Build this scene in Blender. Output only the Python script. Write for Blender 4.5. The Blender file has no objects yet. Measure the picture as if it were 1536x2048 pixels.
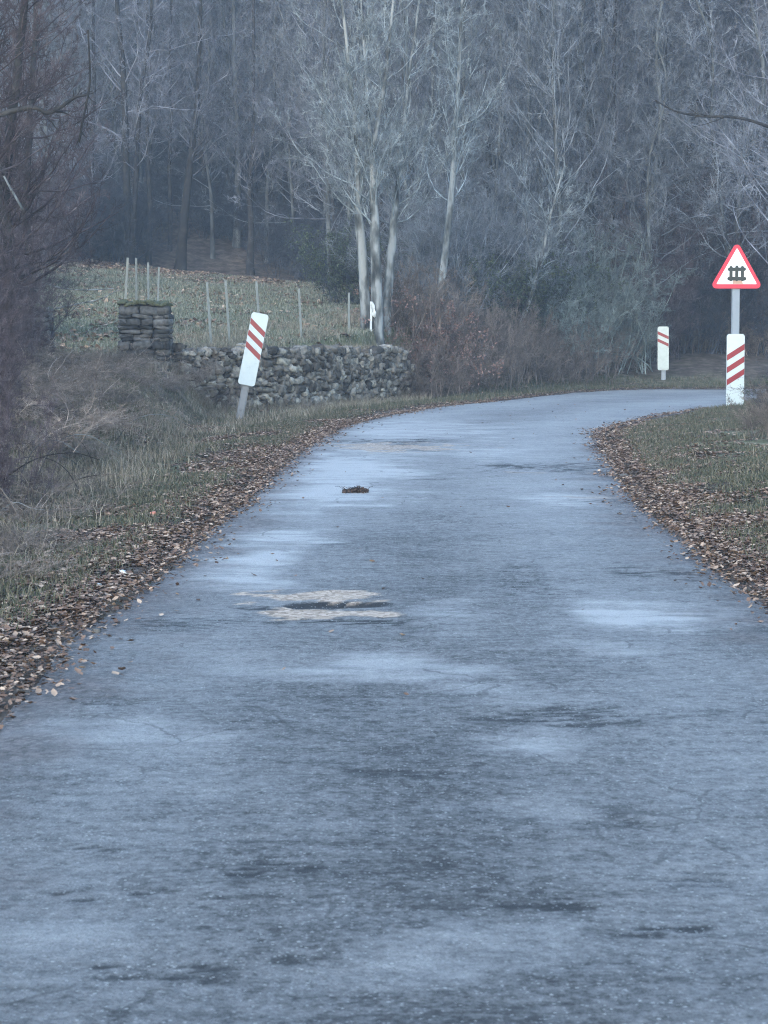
import bpy, bmesh, math, random
import numpy as np
from mathutils import Vector, Matrix
R = math.radians
rng = np.random.default_rng(11)
random.seed(5)
scene = bpy.context.scene
COL = scene.collection

# ------------------------------------------------------------------ camera, sky, sun, exposure
CAM_H = 1.6
FPX = 4400.0                                  # focal length in pixels of the 1536 x 2048 photograph
PITCH = math.atan(379 / FPX)
cam_d = bpy.data.cameras.new("camera")
cam_d.sensor_fit = 'VERTICAL'; cam_d.sensor_height = 24; cam_d.lens = 24 * FPX / 2048
cam_d.clip_start = 0.1; cam_d.clip_end = 2000
cam = bpy.data.objects.new("camera", cam_d); COL.objects.link(cam)
cam.location = (0, 0, CAM_H); cam.rotation_euler = (math.pi / 2 - PITCH, 0, 0)
scene.camera = cam
cam_d.dof.use_dof = True; cam_d.dof.focus_distance = 40; cam_d.dof.aperture_fstop = 9.0

SUN_EL, SUN_AZ = R(24), R(200)                # azimuth from +Y, clockwise
world = bpy.data.worlds.new("World"); scene.world = world; world.use_nodes = True
wn = world.node_tree.nodes; wl = world.node_tree.links
sky = wn.new("ShaderNodeTexSky"); sky.sky_type = 'NISHITA'; sky.sun_disc = False
sky.sun_elevation = SUN_EL; sky.sun_rotation = SUN_AZ
sky.air_density = 1.3; sky.dust_density = 0.6; sky.ozone_density = 2.5
bg = wn["Background"]; bg.inputs[1].default_value = 0.15
wl.new(sky.outputs[0], bg.inputs[0])
sun_d = bpy.data.lights.new("sun", 'SUN'); sun_d.energy = 0.5; sun_d.angle = R(40); sun_d.color = (1.0, 0.98, 0.95)
sun = bpy.data.objects.new("sun", sun_d); COL.objects.link(sun)
sv = Vector((math.sin(SUN_AZ) * math.cos(SUN_EL), math.cos(SUN_AZ) * math.cos(SUN_EL), math.sin(SUN_EL)))
sun.rotation_euler = sv.to_track_quat('Z', 'Y').to_euler()
sun.location = (0, -20, 60)
scene.view_settings.view_transform = 'Standard'; scene.view_settings.look = 'None'
scene.view_settings.exposure = 2.2; scene.view_settings.gamma = 1
scene.render.engine = 'CYCLES'
scene.cycles.max_bounces = 5; scene.cycles.diffuse_bounces = 3; scene.cycles.glossy_bounces = 2
scene.cycles.volume_bounces = 0
scene.cycles.use_denoising = True; scene.cycles.denoising_prefilter = 'NONE'; scene.cycles.filter_width = 1.1

# ------------------------------------------------------------------ helpers
def P(px, py, Y):
    """world point that lies at depth Y on the line of sight through a photograph pixel"""
    c, s = math.cos(PITCH), math.sin(PITCH)
    x = px - 768; u = 1024 - py
    ry = c * FPX + s * u; rz = -s * FPX + c * u
    k = Y / ry
    return np.array([x * k, Y, CAM_H + rz * k])

def zroad(Y):
    return -0.15 * np.clip((np.asarray(Y, float) - 42) / 18, 0, 1.6)

def G(px, py):
    z = 0.0
    for _ in range(12):
        p = P(px, py, 1.0); k = (z - CAM_H) / (p[2] - CAM_H)
        Y = k; z = float(zroad(Y))
    return P(px, py, Y)

def hash2(ix, iy, seed):
    n = (ix.astype(np.int64) * 374761393 + iy.astype(np.int64) * 668265263 + seed * 974634777) & 0xffffffff
    n = ((n ^ (n >> 13)) * 1274126177) & 0xffffffff
    return ((n ^ (n >> 16)) & 0xffff) / 65535.0

def vnoise(x, y, seed=0):
    x = np.asarray(x, float); y = np.asarray(y, float)
    ix = np.floor(x); iy = np.floor(y); fx = x - ix; fy = y - iy
    fx = fx * fx * (3 - 2 * fx); fy = fy * fy * (3 - 2 * fy)
    a = hash2(ix, iy, seed); b = hash2(ix + 1, iy, seed); c = hash2(ix, iy + 1, seed); d = hash2(ix + 1, iy + 1, seed)
    return (a * (1 - fx) + b * fx) * (1 - fy) + (c * (1 - fx) + d * fx) * fy

def fbm(x, y, oct=4, seed=0):
    s = 0; a = 0.5; t = 0
    for o in range(oct):
        s = s + a * vnoise(x * 2 ** o, y * 2 ** o, seed + o); t += a; a *= 0.5
    return s / t * 2 - 1

def sstep(a, b, x):
    t = np.clip((x - a) / (b - a), 0, 1); return t * t * (3 - 2 * t)

def np_mesh(name, verts, faces, mat=None, smooth=False, uv=None, attrs=None):
    verts = np.ascontiguousarray(verts, dtype=np.float32).reshape(-1, 3)
    faces = np.ascontiguousarray(faces, dtype=np.int32)
    me = bpy.data.meshes.new(name)
    k = faces.shape[1]; nf = faces.shape[0]
    me.vertices.add(len(verts)); me.vertices.foreach_set("co", verts.ravel())
    me.loops.add(nf * k); me.loops.foreach_set("vertex_index", faces.ravel())
    me.polygons.add(nf)
    me.polygons.foreach_set("loop_start", np.arange(0, nf * k, k, dtype=np.int32))
    me.polygons.foreach_set("loop_total", np.full(nf, k, dtype=np.int32))
    if smooth: me.polygons.foreach_set("use_smooth", np.ones(nf, dtype=bool))
    for an, av in (attrs or {}).items():
        at = me.attributes.new(an, 'FLOAT', 'POINT'); at.data.foreach_set("value", np.asarray(av, np.float32).ravel())
    me.update(); me.validate()
    if mat: me.materials.append(mat)
    return me

def link(name, me, parent=None, loc=None, label=None, cat=None, group=None, kind=None):
    o = bpy.data.objects.new(name, me); COL.objects.link(o)
    if parent: o.parent = parent
    if loc is not None: o.location = [float(v) for v in loc]
    if label: o["label"] = label
    if cat: o["category"] = cat
    if group: o["group"] = group
    if kind: o["kind"] = kind
    return o

def grid_faces(ny, nx):
    i = np.arange(ny - 1)[:, None] * nx + np.arange(nx - 1)[None, :]
    return np.stack([i, i + 1, i + nx + 1, i + nx], -1).reshape(-1, 4)

# ------------------------------------------------------------------ materials
def new_mat(name, rough=0.85, spec=0.3):
    m = bpy.data.materials.new(name); m.use_nodes = True
    b = m.node_tree.nodes["Principled BSDF"]
    b.inputs["Roughness"].default_value = rough
    b.inputs["Specular IOR Level"].default_value = spec
    return m, m.node_tree.nodes, m.node_tree.links, b

def ramp(n, cols, pos=None, interp='LINEAR'):
    r = n.new("ShaderNodeValToRGB"); r.color_ramp.interpolation = interp
    el = r.color_ramp.elements
    pos = pos or [i / (len(cols) - 1) for i in range(len(cols))]
    while len(el) < len(cols): el.new(0.5)
    for e, c, p in zip(el, cols, pos):
        e.position = p; e.color = (*c, 1)
    return r

def noise_mat(name, cols, scale=4, detail=6, rough=0.9, spec=0.2, pos=None, bump=0.0, bscale=40, coord='Object', rnd=False, stretch=None):
    m, n, l, b = new_mat(name, rough, spec)
    tc = n.new("ShaderNodeTexCoord")
    nz = n.new("ShaderNodeTexNoise"); nz.inputs["Scale"].default_value = scale; nz.inputs["Detail"].default_value = detail
    src = tc.outputs[coord]
    if stretch:
        mp = n.new("ShaderNodeMapping"); mp.inputs["Scale"].default_value = stretch
        l.new(src, mp.inputs[0]); src = mp.outputs[0]
    l.new(src, nz.inputs["Vector"])
    r = ramp(n, cols, pos)
    l.new(nz.outputs[0], r.inputs[0])
    out = r.outputs[0]
    if rnd:
        oi = n.new("ShaderNodeObjectInfo")
        mr = n.new("ShaderNodeMapRange"); mr.inputs["To Min"].default_value = 0.7; mr.inputs["To Max"].default_value = 1.3
        l.new(oi.outputs["Random"], mr.inputs[0])
        hs = n.new("ShaderNodeHueSaturation"); l.new(mr.outputs[0], hs.inputs["Value"]); l.new(out, hs.inputs["Color"]); out = hs.outputs[0]
    l.new(out, b.inputs["Base Color"])
    if bump:
        n2 = n.new("ShaderNodeTexNoise"); n2.inputs["Scale"].default_value = bscale; n2.inputs["Detail"].default_value = 5
        l.new(src, n2.inputs["Vector"])
        bp = n.new("ShaderNodeBump"); bp.inputs["Strength"].default_value = bump; bp.inputs["Distance"].default_value = 0.02
        l.new(n2.outputs[0], bp.inputs["Height"]); l.new(bp.outputs[0], b.inputs["Normal"])
    return m

def island_mat(name, cols, rough=0.8, spec=0.2, transl=0.0):
    """every separate leaf, blade or stone gets its own tone"""
    m, n, l, b = new_mat(name, rough, spec)
    g = n.new("ShaderNodeNewGeometry")
    r = ramp(n, cols)
    l.new(g.outputs["Random Per Island"], r.inputs[0])
    l.new(r.outputs[0], b.inputs["Base Color"])
    return m

M = {}
M['bark_pale'] = noise_mat("pale_bark", [(.025, .028, .028), (.095, .103, .103), (.225, .24, .24)], 5, 8, pos=[.34, .47, .58], bump=.9, stretch=(1, 1, .35))
M['twig_pale'] = noise_mat("pale_twig", [(.045, .053, .057), (.175, .205, .22), (.36, .41, .43)], 3, 5, pos=[.3, .5, .7])
M['bark_grey'] = noise_mat("grey_bark", [(.025, .027, .028), (.07, .076, .078), (.15, .165, .168)], 4, 7, pos=[.3, .5, .68], bump=.5, rnd=True, stretch=(1, 1, .4))
M['twig_grey'] = noise_mat("grey_twig", [(.045, .05, .058), (.135, .15, .17), (.29, .32, .355)], 2, 4, pos=[.3, .5, .7], rnd=True)
M['bark_dark'] = noise_mat("dark_bark", [(.012, .012, .013), (.03, .028, .027), (.06, .058, .053)], 4, 7, pos=[.3, .55, .75], bump=.6, rnd=True)
M['twig_dark'] = noise_mat("dark_twig", [(.009, .011, .015), (.03, .034, .045), (.09, .10, .12)], 2, 4, pos=[.3, .5, .7], rnd=True)
M['twig_bramble'] = noise_mat("bramble_twig", [(.055, .042, .036), (.16, .13, .11), (.34, .285, .245)], 3, 4, pos=[.3, .5, .7], rnd=True)
M['twig_dusk'] = noise_mat("dusk_twig", [(.04, .042, .052), (.105, .112, .135), (.23, .245, .285)], 2, 4, pos=[.3, .5, .7], rnd=True)
M['twig_brown'] = noise_mat("brown_twig", [(.04, .033, .029), (.115, .095, .083), (.24, .20, .175)], 3, 4, pos=[.3, .5, .7], rnd=True)
M['twig_purple'] = noise_mat("purple_brown_twig", [(.024, .018, .021), (.062, .049, .056), (.16, .135, .145)], 3, 4, pos=[.3, .5, .7], rnd=True)
M['twig_lichen'] = noise_mat("lichen_twig", [(.06, .075, .072), (.145, .18, .175), (.27, .32, .31)], 3, 4, pos=[.3, .5, .7], rnd=True)
M['leaf_rust'] = island_mat("rusty_leaf", [(.08, .045, .04), (.17, .10, .085), (.27, .18, .155), (.12, .07, .06)])
M['leaf_green'] = island_mat("dull_green_leaf", [(.025, .035, .022), (.05, .07, .04), (.09, .11, .07)])
M['leaf_dead'] = island_mat("dead_leaf", [(.055, .035, .026), (.14, .088, .064), (.235, .16, .118), (.41, .315, .24), (.165, .105, .075), (.075, .046, .034), (.12, .075, .054), (.29, .21, .155)], rough=.7)
M['grass'] = island_mat("grass_blade", [(.028, .036, .021), (.05, .061, .035), (.10, .092, .062), (.17, .15, .11), (.036, .048, .027), (.075, .062, .045)], rough=.7)
M['mould'] = island_mat("leaf_crumb", [(.035, .025, .02), (.08, .058, .048), (.14, .105, .085), (.05, .04, .034), (.06, .065, .04)])
M['turf'] = island_mat("pasture_blade", [(.055, .068, .042), (.10, .118, .075), (.165, .175, .13), (.27, .262, .215), (.08, .095, .058)], rough=.7)
M['straw'] = island_mat("dry_grass_blade", [(.11, .092, .07), (.20, .17, .13), (.33, .29, .225), (.08, .07, .053), (.12, .12, .075)], rough=.8)

# ------------------------------------------------------------------ road edges
LE = [(-1.75, -8), (-1.72, 0), (-1.70, 5)] + [tuple(G(*p)[:2]) for p in
      [(0, 1385), (100, 1275), (225, 1200), (355, 1100), (470, 1000), (585, 905), (690, 850), (845, 818), (1010, 801), (1150, 786), (1300, 779), (1460, 779)]]
RE = [(2.2, -8), (2.2, 0), (2.2, 5)] + [tuple(G(*p)[:2]) for p in
      [(1860, 1385), (1680, 1275), (1550, 1196), (1408, 1095), (1300, 1005), (1247, 935), (1216, 890), (1212, 868), (1250, 852), (1325, 834), (1430, 817), (1536, 803)]]
LE += [(LE[-1][0] + 8, LE[-1][1] + 1.0), (LE[-1][0] + 30, LE[-1][1] + 6)]
RE += [(RE[-1][0] + 6, RE[-1][1] + 2.5), (RE[-1][0] + 26, RE[-1][1] + 8.5)]
LE = np.array(LE); RE = np.array(RE)

def catmull(pts, n):
    p = np.vstack([2 * pts[0] - pts[1], pts, 2 * pts[-1] - pts[-2]])
    m = len(pts) - 1
    t = np.linspace(0, m, n); i = np.clip(t.astype(int), 0, m - 1); f = (t - i)[:, None]
    p0, p1, p2, p3 = p[i], p[i + 1], p[i + 2], p[i + 3]
    return 0.5 * (2 * p1 + (p2 - p0) * f + (2 * p0 - 5 * p1 + 4 * p2 - p3) * f ** 2 + (3 * p1 - p0 - 3 * p2 + p3) * f ** 3)

Lc = catmull(LE, 1600); Rc = catmull(RE, 1600)
Lsub = Lc[::9]; Rsub = Rc[::9]

def polydist(x, y, poly):
    """distance to a polyline and signed side (positive = to its left when walking along it)"""
    x = np.asarray(x, float).ravel(); y = np.asarray(y, float).ravel()
    best = np.full(x.shape, 1e9); side = np.zeros(x.shape)
    for (ax, ay), (bx, by) in zip(poly[:-1], poly[1:]):
        dx, dy = bx - ax, by - ay; L2 = dx * dx + dy * dy + 1e-12
        t = np.clip(((x - ax) * dx + (y - ay) * dy) / L2, 0, 1)
        qx, qy = x - ax - t * dx, y - ay - t * dy
        d = np.hypot(qx, qy); c = dx * qy - dy * qx
        m = d < best
        best[m] = d[m]; side[m] = np.sign(c[m])
    return best, side

WALL = np.array([P(335, 720, 39.6)[:2], P(450, 720, 40.8)[:2], P(560, 720, 42.3)[:2], P(680, 720, 45.2)[:2], P(765, 720, 47.6)[:2], P(822, 720, 49.3)[:2]])

def hill_left(x, y):
    xx = np.clip(x, -16, 6)
    f = 0.95 + (np.clip(y, 30, 200) - 40) * (0.067 - 0.0022 * (xx + 7))
    f = f + 0.24 * np.clip(y - 80, 0, 400) + 0.12 * np.clip(y - 100, 0, 60)
    return f

def height(x, y, rough=True):
    shp = np.shape(x); x = np.asarray(x, float).ravel(); y = np.asarray(y, float).ravel()
    dl, sl = polydist(x, y, Lsub); dr, sr = polydist(x, y, Rsub)
    inside = (sl < 0) & (sr > 0)
    left = (sl > 0) & (dl <= dr) | ((sl > 0) & ~(sr < 0))
    d = np.where(left, dl, dr); d = np.where(inside, 0, d)
    zr = zroad(y)
    # left of and beyond the road
    dw, sw = polydist(x, y, WALL); s = dw * sw
    wx0, wx1 = WALL[0, 0], WALL[-1, 0]
    F = hill_left(x, y)
    near = np.clip(y, 5, 40)
    Fn = 0.95 * (0.45 + 0.55 * (near - 5) / 35)
    F = np.where(y < 40, Fn, F)
    soft = sstep(0.5, 5.0, dl)
    hard = sstep(-0.05, 0.3, s)
    w = sstep(wx0 - .1, wx0 + .9, x) * (1 - sstep(wx1, wx1 + 2.5, x))
    # beyond the bend
    far = 0.02 + 0.16 * np.clip(dl - 1.2, 0, 400) + 0.16 * np.clip(dl - 25, 0, 300)
    wf = sstep(1.0, 6.0, x) * sstep(44, 50, y)
    mask = soft * (1 - w) + hard * w
    low = zr - 0.10 * sstep(.5, 2.0, dl) * (1 - sstep(3.0, 5, dl))
    zl = low + (F - low) * mask
    zl = zl * (1 - wf) + (zr + far) * wf
    # right of the road
    zrt = zr + 0.10 * sstep(0.2, 1.2, dr) + 0.35 * sstep(1.2, 4.5, dr) * (1 - sstep(27, 36, y))
    z = np.where(left, zl, zrt)
    e = sstep(0, 0.5, d)
    z = zr + (z - zr) * e + 0.025 * sstep(0.0, 0.35, d)
    if rough:
        z = z + 0.05 * fbm(x * 1.3, y * 1.3, 3, 3) * sstep(0.1, 1.0, d) + 0.3 * fbm(x * .15, y * .15, 2, 9) * sstep(6, 20, d)
    z = np.where(inside, zr - 0.05 * sstep(.02, .3, np.minimum(dl, dr)), z - .008)
    return z.reshape(shp), d.reshape(shp), (left & ~inside).reshape(shp)

def h1(x, y):
    return float(height(np.array([x]), np.array([y]))[0][0])

# ------------------------------------------------------------------ ground
xs = np.concatenate([-np.geomspace(220, 14, 34), np.linspace(-13.8, 13.8, 276), np.geomspace(14, 240, 38)])
ys = np.concatenate([-np.geomspace(60, 6, 8), np.linspace(-5, 60, 520), np.linspace(60.3, 100, 110), np.geomspace(101, 320, 44)])
gx, gy = np.meshgrid(xs, ys)
gz, gd, gleft = height(gx, gy)
ins_wall_d, ins_wall_s = polydist(gx, gy, WALL)
behind = (ins_wall_s.reshape(gx.shape) > 0) & (gx > WALL[0, 0] - 12)
field = behind * sstep(39, 42, gy) * (1 - sstep(70, 76, gy)) * (1 - sstep(-1.5, 1.0, gx))
verge = sstep(.25, .9, gd) * (1 - sstep(1.8, 4.5, gd)) * .6
grassy = np.clip(field + np.where(gd < 6, verge, 0), 0, 1)
m, n, l, b = new_mat("earth_and_turf", .95, .1)
at = n.new("ShaderNodeAttribute"); at.attribute_name = "grassy"
tc = n.new("ShaderNodeTexCoord")
nz = n.new("ShaderNodeTexNoise"); nz.inputs["Scale"].default_value = 3.0; nz.inputs["Detail"].default_value = 10; nz.inputs["Roughness"].default_value = .7
n3 = n.new("ShaderNodeTexNoise"); n3.inputs["Scale"].default_value = .55; n3.inputs["Detail"].default_value = 7; n3.inputs["Roughness"].default_value = .65
l.new(tc.outputs["Object"], nz.inputs["Vector"]); l.new(tc.outputs["Object"], n3.inputs["Vector"])
r1 = ramp(n, [(.03, .024, .02), (.085, .068, .056), (.19, .158, .13)], [.3, .5, .72])
r2 = ramp(n, [(.05, .062, .032), (.12, .13, .07), (.24, .22, .145)], [.32, .5, .68])
l.new(nz.outputs[0], r1.inputs[0]); l.new(nz.outputs[0], r2.inputs[0])
ad = n.new("ShaderNodeMath"); ad.operation = 'ADD'; l.new(at.outputs["Fac"], ad.inputs[0])
sc = n.new("ShaderNodeMapRange"); sc.inputs[1].default_value = .35; sc.inputs[2].default_value = .65; sc.inputs[3].default_value = -.55; sc.inputs[4].default_value = .25
l.new(n3.outputs[0], sc.inputs[0]); l.new(sc.outputs[0], ad.inputs[1]); ad.use_clamp = True
mx = n.new("ShaderNodeMixRGB"); l.new(ad.outputs[0], mx.inputs[0]); l.new(r1.outputs[0], mx.inputs[1]); l.new(r2.outputs[0], mx.inputs[2])
l.new(mx.outputs[0], b.inputs["Base Color"])
bp = n.new("ShaderNodeBump"); bp.inputs["Strength"].default_value = .8; bp.inputs["Distance"].default_value = .05
l.new(nz.outputs[0], bp.inputs["Height"]); l.new(bp.outputs[0], b.inputs["Normal"])
M['ground'] = m
link("ground", np_mesh("ground", np.stack([gx, gy, gz], -1), grid_faces(*gx.shape), m, True, attrs={"grassy": grassy}), kind="structure")

# ------------------------------------------------------------------ road
spacing = np.hypot(*np.diff((Lc + Rc) / 2, axis=0).T); arc = np.concatenate([[0], np.cumsum(spacing)])
def at_arc(c, s): return np.stack([np.interp(s, arc, c[:, 0]), np.interp(s, arc, c[:, 1])], -1)
s0 = np.interp(3.5, (Lc[:, 1] + Rc[:, 1])[:1000] / 2, arc[:1000])
ss = np.concatenate([np.linspace(0, s0, 20)[:-1], np.arange(s0, s0 + 26, 0.03), np.arange(s0 + 26, s0 + 60, .08), np.linspace(s0 + 60.1, arc[-1], 40)])
la = at_arc(Lc, ss); ra = at_arc(Rc, ss)
NU = 110
u = np.linspace(0, 1, NU)[None, :, None]
rag = .07 * fbm(ss * 1.7, ss * 0 + 2, 4, 21); rag2 = .10 * fbm(ss * 1.7, ss * 0 + 9, 4, 22)
w_ = np.linalg.norm(ra - la, axis=1)
uu = (-rag / w_)[:, None] + (1 + (rag + rag2) / w_)[:, None] * np.linspace(0, 1, NU)[None, :]
rx = la[:, None, 0] * (1 - uu) + ra[:, None, 0] * uu; ry = la[:, None, 1] * (1 - uu) + ra[:, None, 1] * uu
edge = np.minimum(uu, 1 - uu) * w_[:, None]
rz = zroad(ry) - .028 * (1 - sstep(0, .35, edge)) + .012 * fbm(rx * .8, ry * .8, 3, 5) + .004 * fbm(rx * 5, ry * 5, 3, 6) + .012
tone = np.zeros_like(rx); wet = np.zeros_like(rx); tan = np.zeros_like(rx)
def blob(px, py, wpx, hpx, kind, amt, seed):
    """a patch on the asphalt: centre and size of its outline, turned into metres on the road"""
    global tone, wet, tan, rz
    c = G(px, py); a = (G(px + wpx / 2, py)[0] - G(px - wpx / 2, py)[0]) / 2
    bb = (G(px, py - hpx / 2)[1] - G(px, py + hpx / 2)[1]) / 2
    nx = fbm(rx * 2.6, ry * 2.2, 6, seed) * 1.1
    q = np.hypot((rx - c[0]) / a, (ry - c[1]) / bb) + nx
    mk = 1 - sstep(.2, 1.5, q)
    if kind == 'dark': mk = mk * sstep(-.05, .4, fbm(rx * 10, ry * 30, 5, seed + 3))
    else: mk = mk * (.35 + .65 * sstep(-.4, .35, fbm(rx * 2.5, ry * 7, 5, seed + 3)))
    if kind == 'light': tone += 1.25 * amt * mk; wet += .45 * amt * mk  # smooth patches: sky sheen mostly painted as lighter colour, rest by lower roughness
    elif kind == 'dark': tone -= amt * mk; rz -= .006 * mk
    elif kind == 'tan':
        q = q - nx + fbm(rx * 6, ry * 6, 6, seed) * 1.5
        tan = np.maximum(tan, amt * (1 - sstep(.85, .95, q)))
    elif kind == 'hole': tan *= (1 - (1 - sstep(.7, .95, q))); tone -= amt * (1 - sstep(.7, 1, q)); rz -= .03 * (1 - sstep(.5, 1, q))
for i, a in enumerate([(690, 945, 260, 70, .8), (640, 1000, 220, 50, .6), (560, 1085, 180, 60, .7), (480, 1150, 200, 70, .8), (1300, 1240, 280, 60, .95), (1230, 1300, 160, 30, .5),
                       (740, 1345, 420, 60, .55), (220, 1480, 420, 90, .35), (1060, 1495, 260, 60, .5), (1000, 1400, 300, 60, .3), (940, 905, 200, 30, .4), (840, 860, 300, 40, .5),
                       (900, 1240, 160, 60, .35), (1150, 1000, 160, 20, .5), (1130, 1620, 260, 90, .25), (1000, 1900, 420, 110, .3), (720, 1820, 260, 80, .2), (900, 1950, 500, 60, .2), (100, 1880, 300, 60, .2)]):
    blob(*a[:4], 'light', a[4], 40 + i)
for i, a in enumerate([(1110, 942, 250, 20, 1.8), (1230, 950, 120, 8, 1.2), (1060, 935, 140, 6, 1.5), (760, 884, 240, 9, 1.8), (800, 902, 180, 7, 1.2), (1190, 1004, 240, 6, 1.4), (860, 960, 120, 5, .8), (640, 884, 90, 6, .8), (1120, 1190, 190, 70, .35), (1330, 1150, 170, 22, 1.2), (1330, 1030, 200, 80, .35), (300, 1260, 240, 16, .6), (170, 1395, 330, 50, .3), (480, 1245, 600, 16, .5),
                       (1130, 1440, 400, 40, .4), (1440, 1420, 260, 60, .35), (120, 1610, 230, 10, .7), (80, 1555, 200, 12, .5), (180, 1703, 340, 12, .6), (430, 1755, 260, 14, .7), (150, 1800, 340, 18, .6), (420, 1810, 150, 10, .6), (620, 1740, 200, 30, .5),
                       (1080, 1815, 260, 36, .7), (1290, 1865, 260, 26, .8), (1220, 1640, 200, 30, .35), (250, 1955, 260, 34, .8), (420, 1965, 150, 26, .6), (590, 1930, 160, 24, .6),
                       (850, 995, 160, 10, .5), (690, 1092, 120, 5, .8), (400, 1085, 130, 8, .5), (900, 1040, 160, 30, .25), (860, 1740, 120, 20, .4), (1400, 1760, 200, 30, .3), (330, 1650, 120, 10, .3), (1050, 1150, 90, 60, .2), (800, 1555, 300, 20, .3)]):
    blob(*a[:4], 'dark', a[4], 140 + i)
blob(625, 1198, 250, 20, 'tan', 1, 300); blob(700, 1190, 120, 12, 'tan', 1, 307)
blob(600, 1230, 120, 26, 'tan', 1, 308); blob(700, 1234, 220, 14, 'tan', 1, 302)
blob(670, 1216, 180, 14, 'hole', 1., 301)
blob(690, 1249, 250, 12, 'dark', 1.1, 303); blob(560, 1222, 160, 8, 'dark', .9, 309)
blob(790, 896, 220, 16, 'tan', .75, 305); blob(1200, 997, 170, 6, 'tan', .35, 306); blob(1060, 947, 120, 5, 'tan', .3, 311); blob(785, 890, 190, 7, 'dark', 1., 306)
tone += .30 * sstep(12, 24, ry) + .12 * fbm(rx * .5, ry * .35, 3, 77)  # far stretch painted paler for sky reflection at grazing angles, plus random mottling
grit = (1 - sstep(-.05, .75, edge + .45 * fbm(rx * 3, ry * 3, 4, 31)))
# polished wheel tracks, their sheen also painted in as a paler tone
trk = np.exp(-((uu - .2) / .09) ** 2) + np.exp(-((uu - .74) / .11) ** 2)
wet += .25 * trk; tone += .12 * trk - .10 * np.exp(-((uu - .47) / .08) ** 2)
uvx = rx; 
m, n, l, b = new_mat("worn_asphalt", .6, .5)
def A(nm):
    a_ = n.new("ShaderNodeAttribute"); a_.attribute_name = nm; return a_.outputs["Fac"]
tc = n.new("ShaderNodeTexCoord"); oc = tc.outputs["Object"]
def noi(scale, det, rg=.6):
    q = n.new("ShaderNodeTexNoise"); q.inputs["Scale"].default_value = scale; q.inputs["Detail"].default_value = det; q.inputs["Roughness"].default_value = rg
    l.new(oc, q.inputs["Vector"]); return q.outputs[0]
def mth(op, a_, b_, clamp=False):
    q = n.new("ShaderNodeMath"); q.operation = op; q.use_clamp = clamp
    for i_, v in enumerate((a_, b_)):
        if isinstance(v, (int, float)): q.inputs[i_].default_value = v
        else: l.new(v, q.inputs[i_])
    return q.outputs[0]
def mix(f, a_, b_, bt='MIX'):
    q = n.new("ShaderNodeMixRGB"); q.blend_type = bt
    for i_, v in enumerate((f, a_, b_)):
        if isinstance(v, (int, float)): q.inputs[i_].default_value = v
        elif isinstance(v, tuple): q.inputs[i_].default_value = (*v, 1)
        else: l.new(v, q.inputs[i_])
    return q.outputs[0]
big = noi(.9, 8, .62); mid = noi(9, 9, .75); fine = noi(120, 4, .7); grain = noi(42, 6, .8)
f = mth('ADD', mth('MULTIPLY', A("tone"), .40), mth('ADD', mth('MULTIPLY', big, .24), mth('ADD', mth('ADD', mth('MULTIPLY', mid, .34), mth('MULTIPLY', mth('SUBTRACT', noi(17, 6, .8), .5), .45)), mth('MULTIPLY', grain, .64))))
mpn = n.new("ShaderNodeMapping"); mpn.inputs["Scale"].default_value = (2.2, 11, 1); l.new(oc, mpn.inputs[0])
nst = n.new("ShaderNodeTexNoise"); nst.inputs["Scale"].default_value = 1; nst.inputs["Detail"].default_value = 8; nst.inputs["Roughness"].default_value = .72; l.new(mpn.outputs[0], nst.inputs["Vector"])
f = mth('ADD', f, mth('MULTIPLY', mth('SUBTRACT', nst.outputs[0], .5), .30))
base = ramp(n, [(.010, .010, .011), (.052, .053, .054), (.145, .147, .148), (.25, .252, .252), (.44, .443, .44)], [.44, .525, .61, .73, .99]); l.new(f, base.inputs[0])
vo = n.new("ShaderNodeTexVoronoi"); vo.inputs["Scale"].default_value = 95; l.new(oc, vo.inputs["Vector"])
spk = n.new("ShaderNodeSeparateColor"); l.new(vo.outputs["Color"], spk.inputs[0])
stone = mth('GREATER_THAN', spk.outputs[0], .9)
stone = mth('MULTIPLY', stone, mth('LESS_THAN', vo.outputs["Distance"], .42))
c1 = mix(mth('MULTIPLY', stone, .6), base.outputs[0], (.42, .43, .42))
pit = mth('LESS_THAN', fine, .40)
c1 = mix(mth('MULTIPLY', pit, .5), c1, (.03, .031, .032))
# cracks in the tired parts of the surface
wv = n.new("ShaderNodeMixRGB"); wv.blend_type = 'ADD'; wv.inputs[0].default_value = .35; l.new(oc, wv.inputs[1])
nzc = n.new("ShaderNodeTexNoise"); nzc.inputs["Scale"].default_value = 2.2; nzc.inputs["Detail"].default_value = 7; l.new(oc, nzc.inputs["Vector"]); l.new(nzc.outputs["Color"], wv.inputs[2])
vc = n.new("ShaderNodeTexVoronoi"); vc.feature = 'DISTANCE_TO_EDGE'; vc.inputs["Scale"].default_value = 1.7; l.new(wv.outputs[0], vc.inputs["Vector"])
crack = mth('MULTIPLY', mth('LESS_THAN', vc.outputs["Distance"], mth('MULTIPLY', grain, .022)), mth('GREATER_THAN', noi(.8, 4, .6), .53))
c1 = mix(mth('MULTIPLY', crack, .45), c1, (.02, .02, .021))
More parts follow.
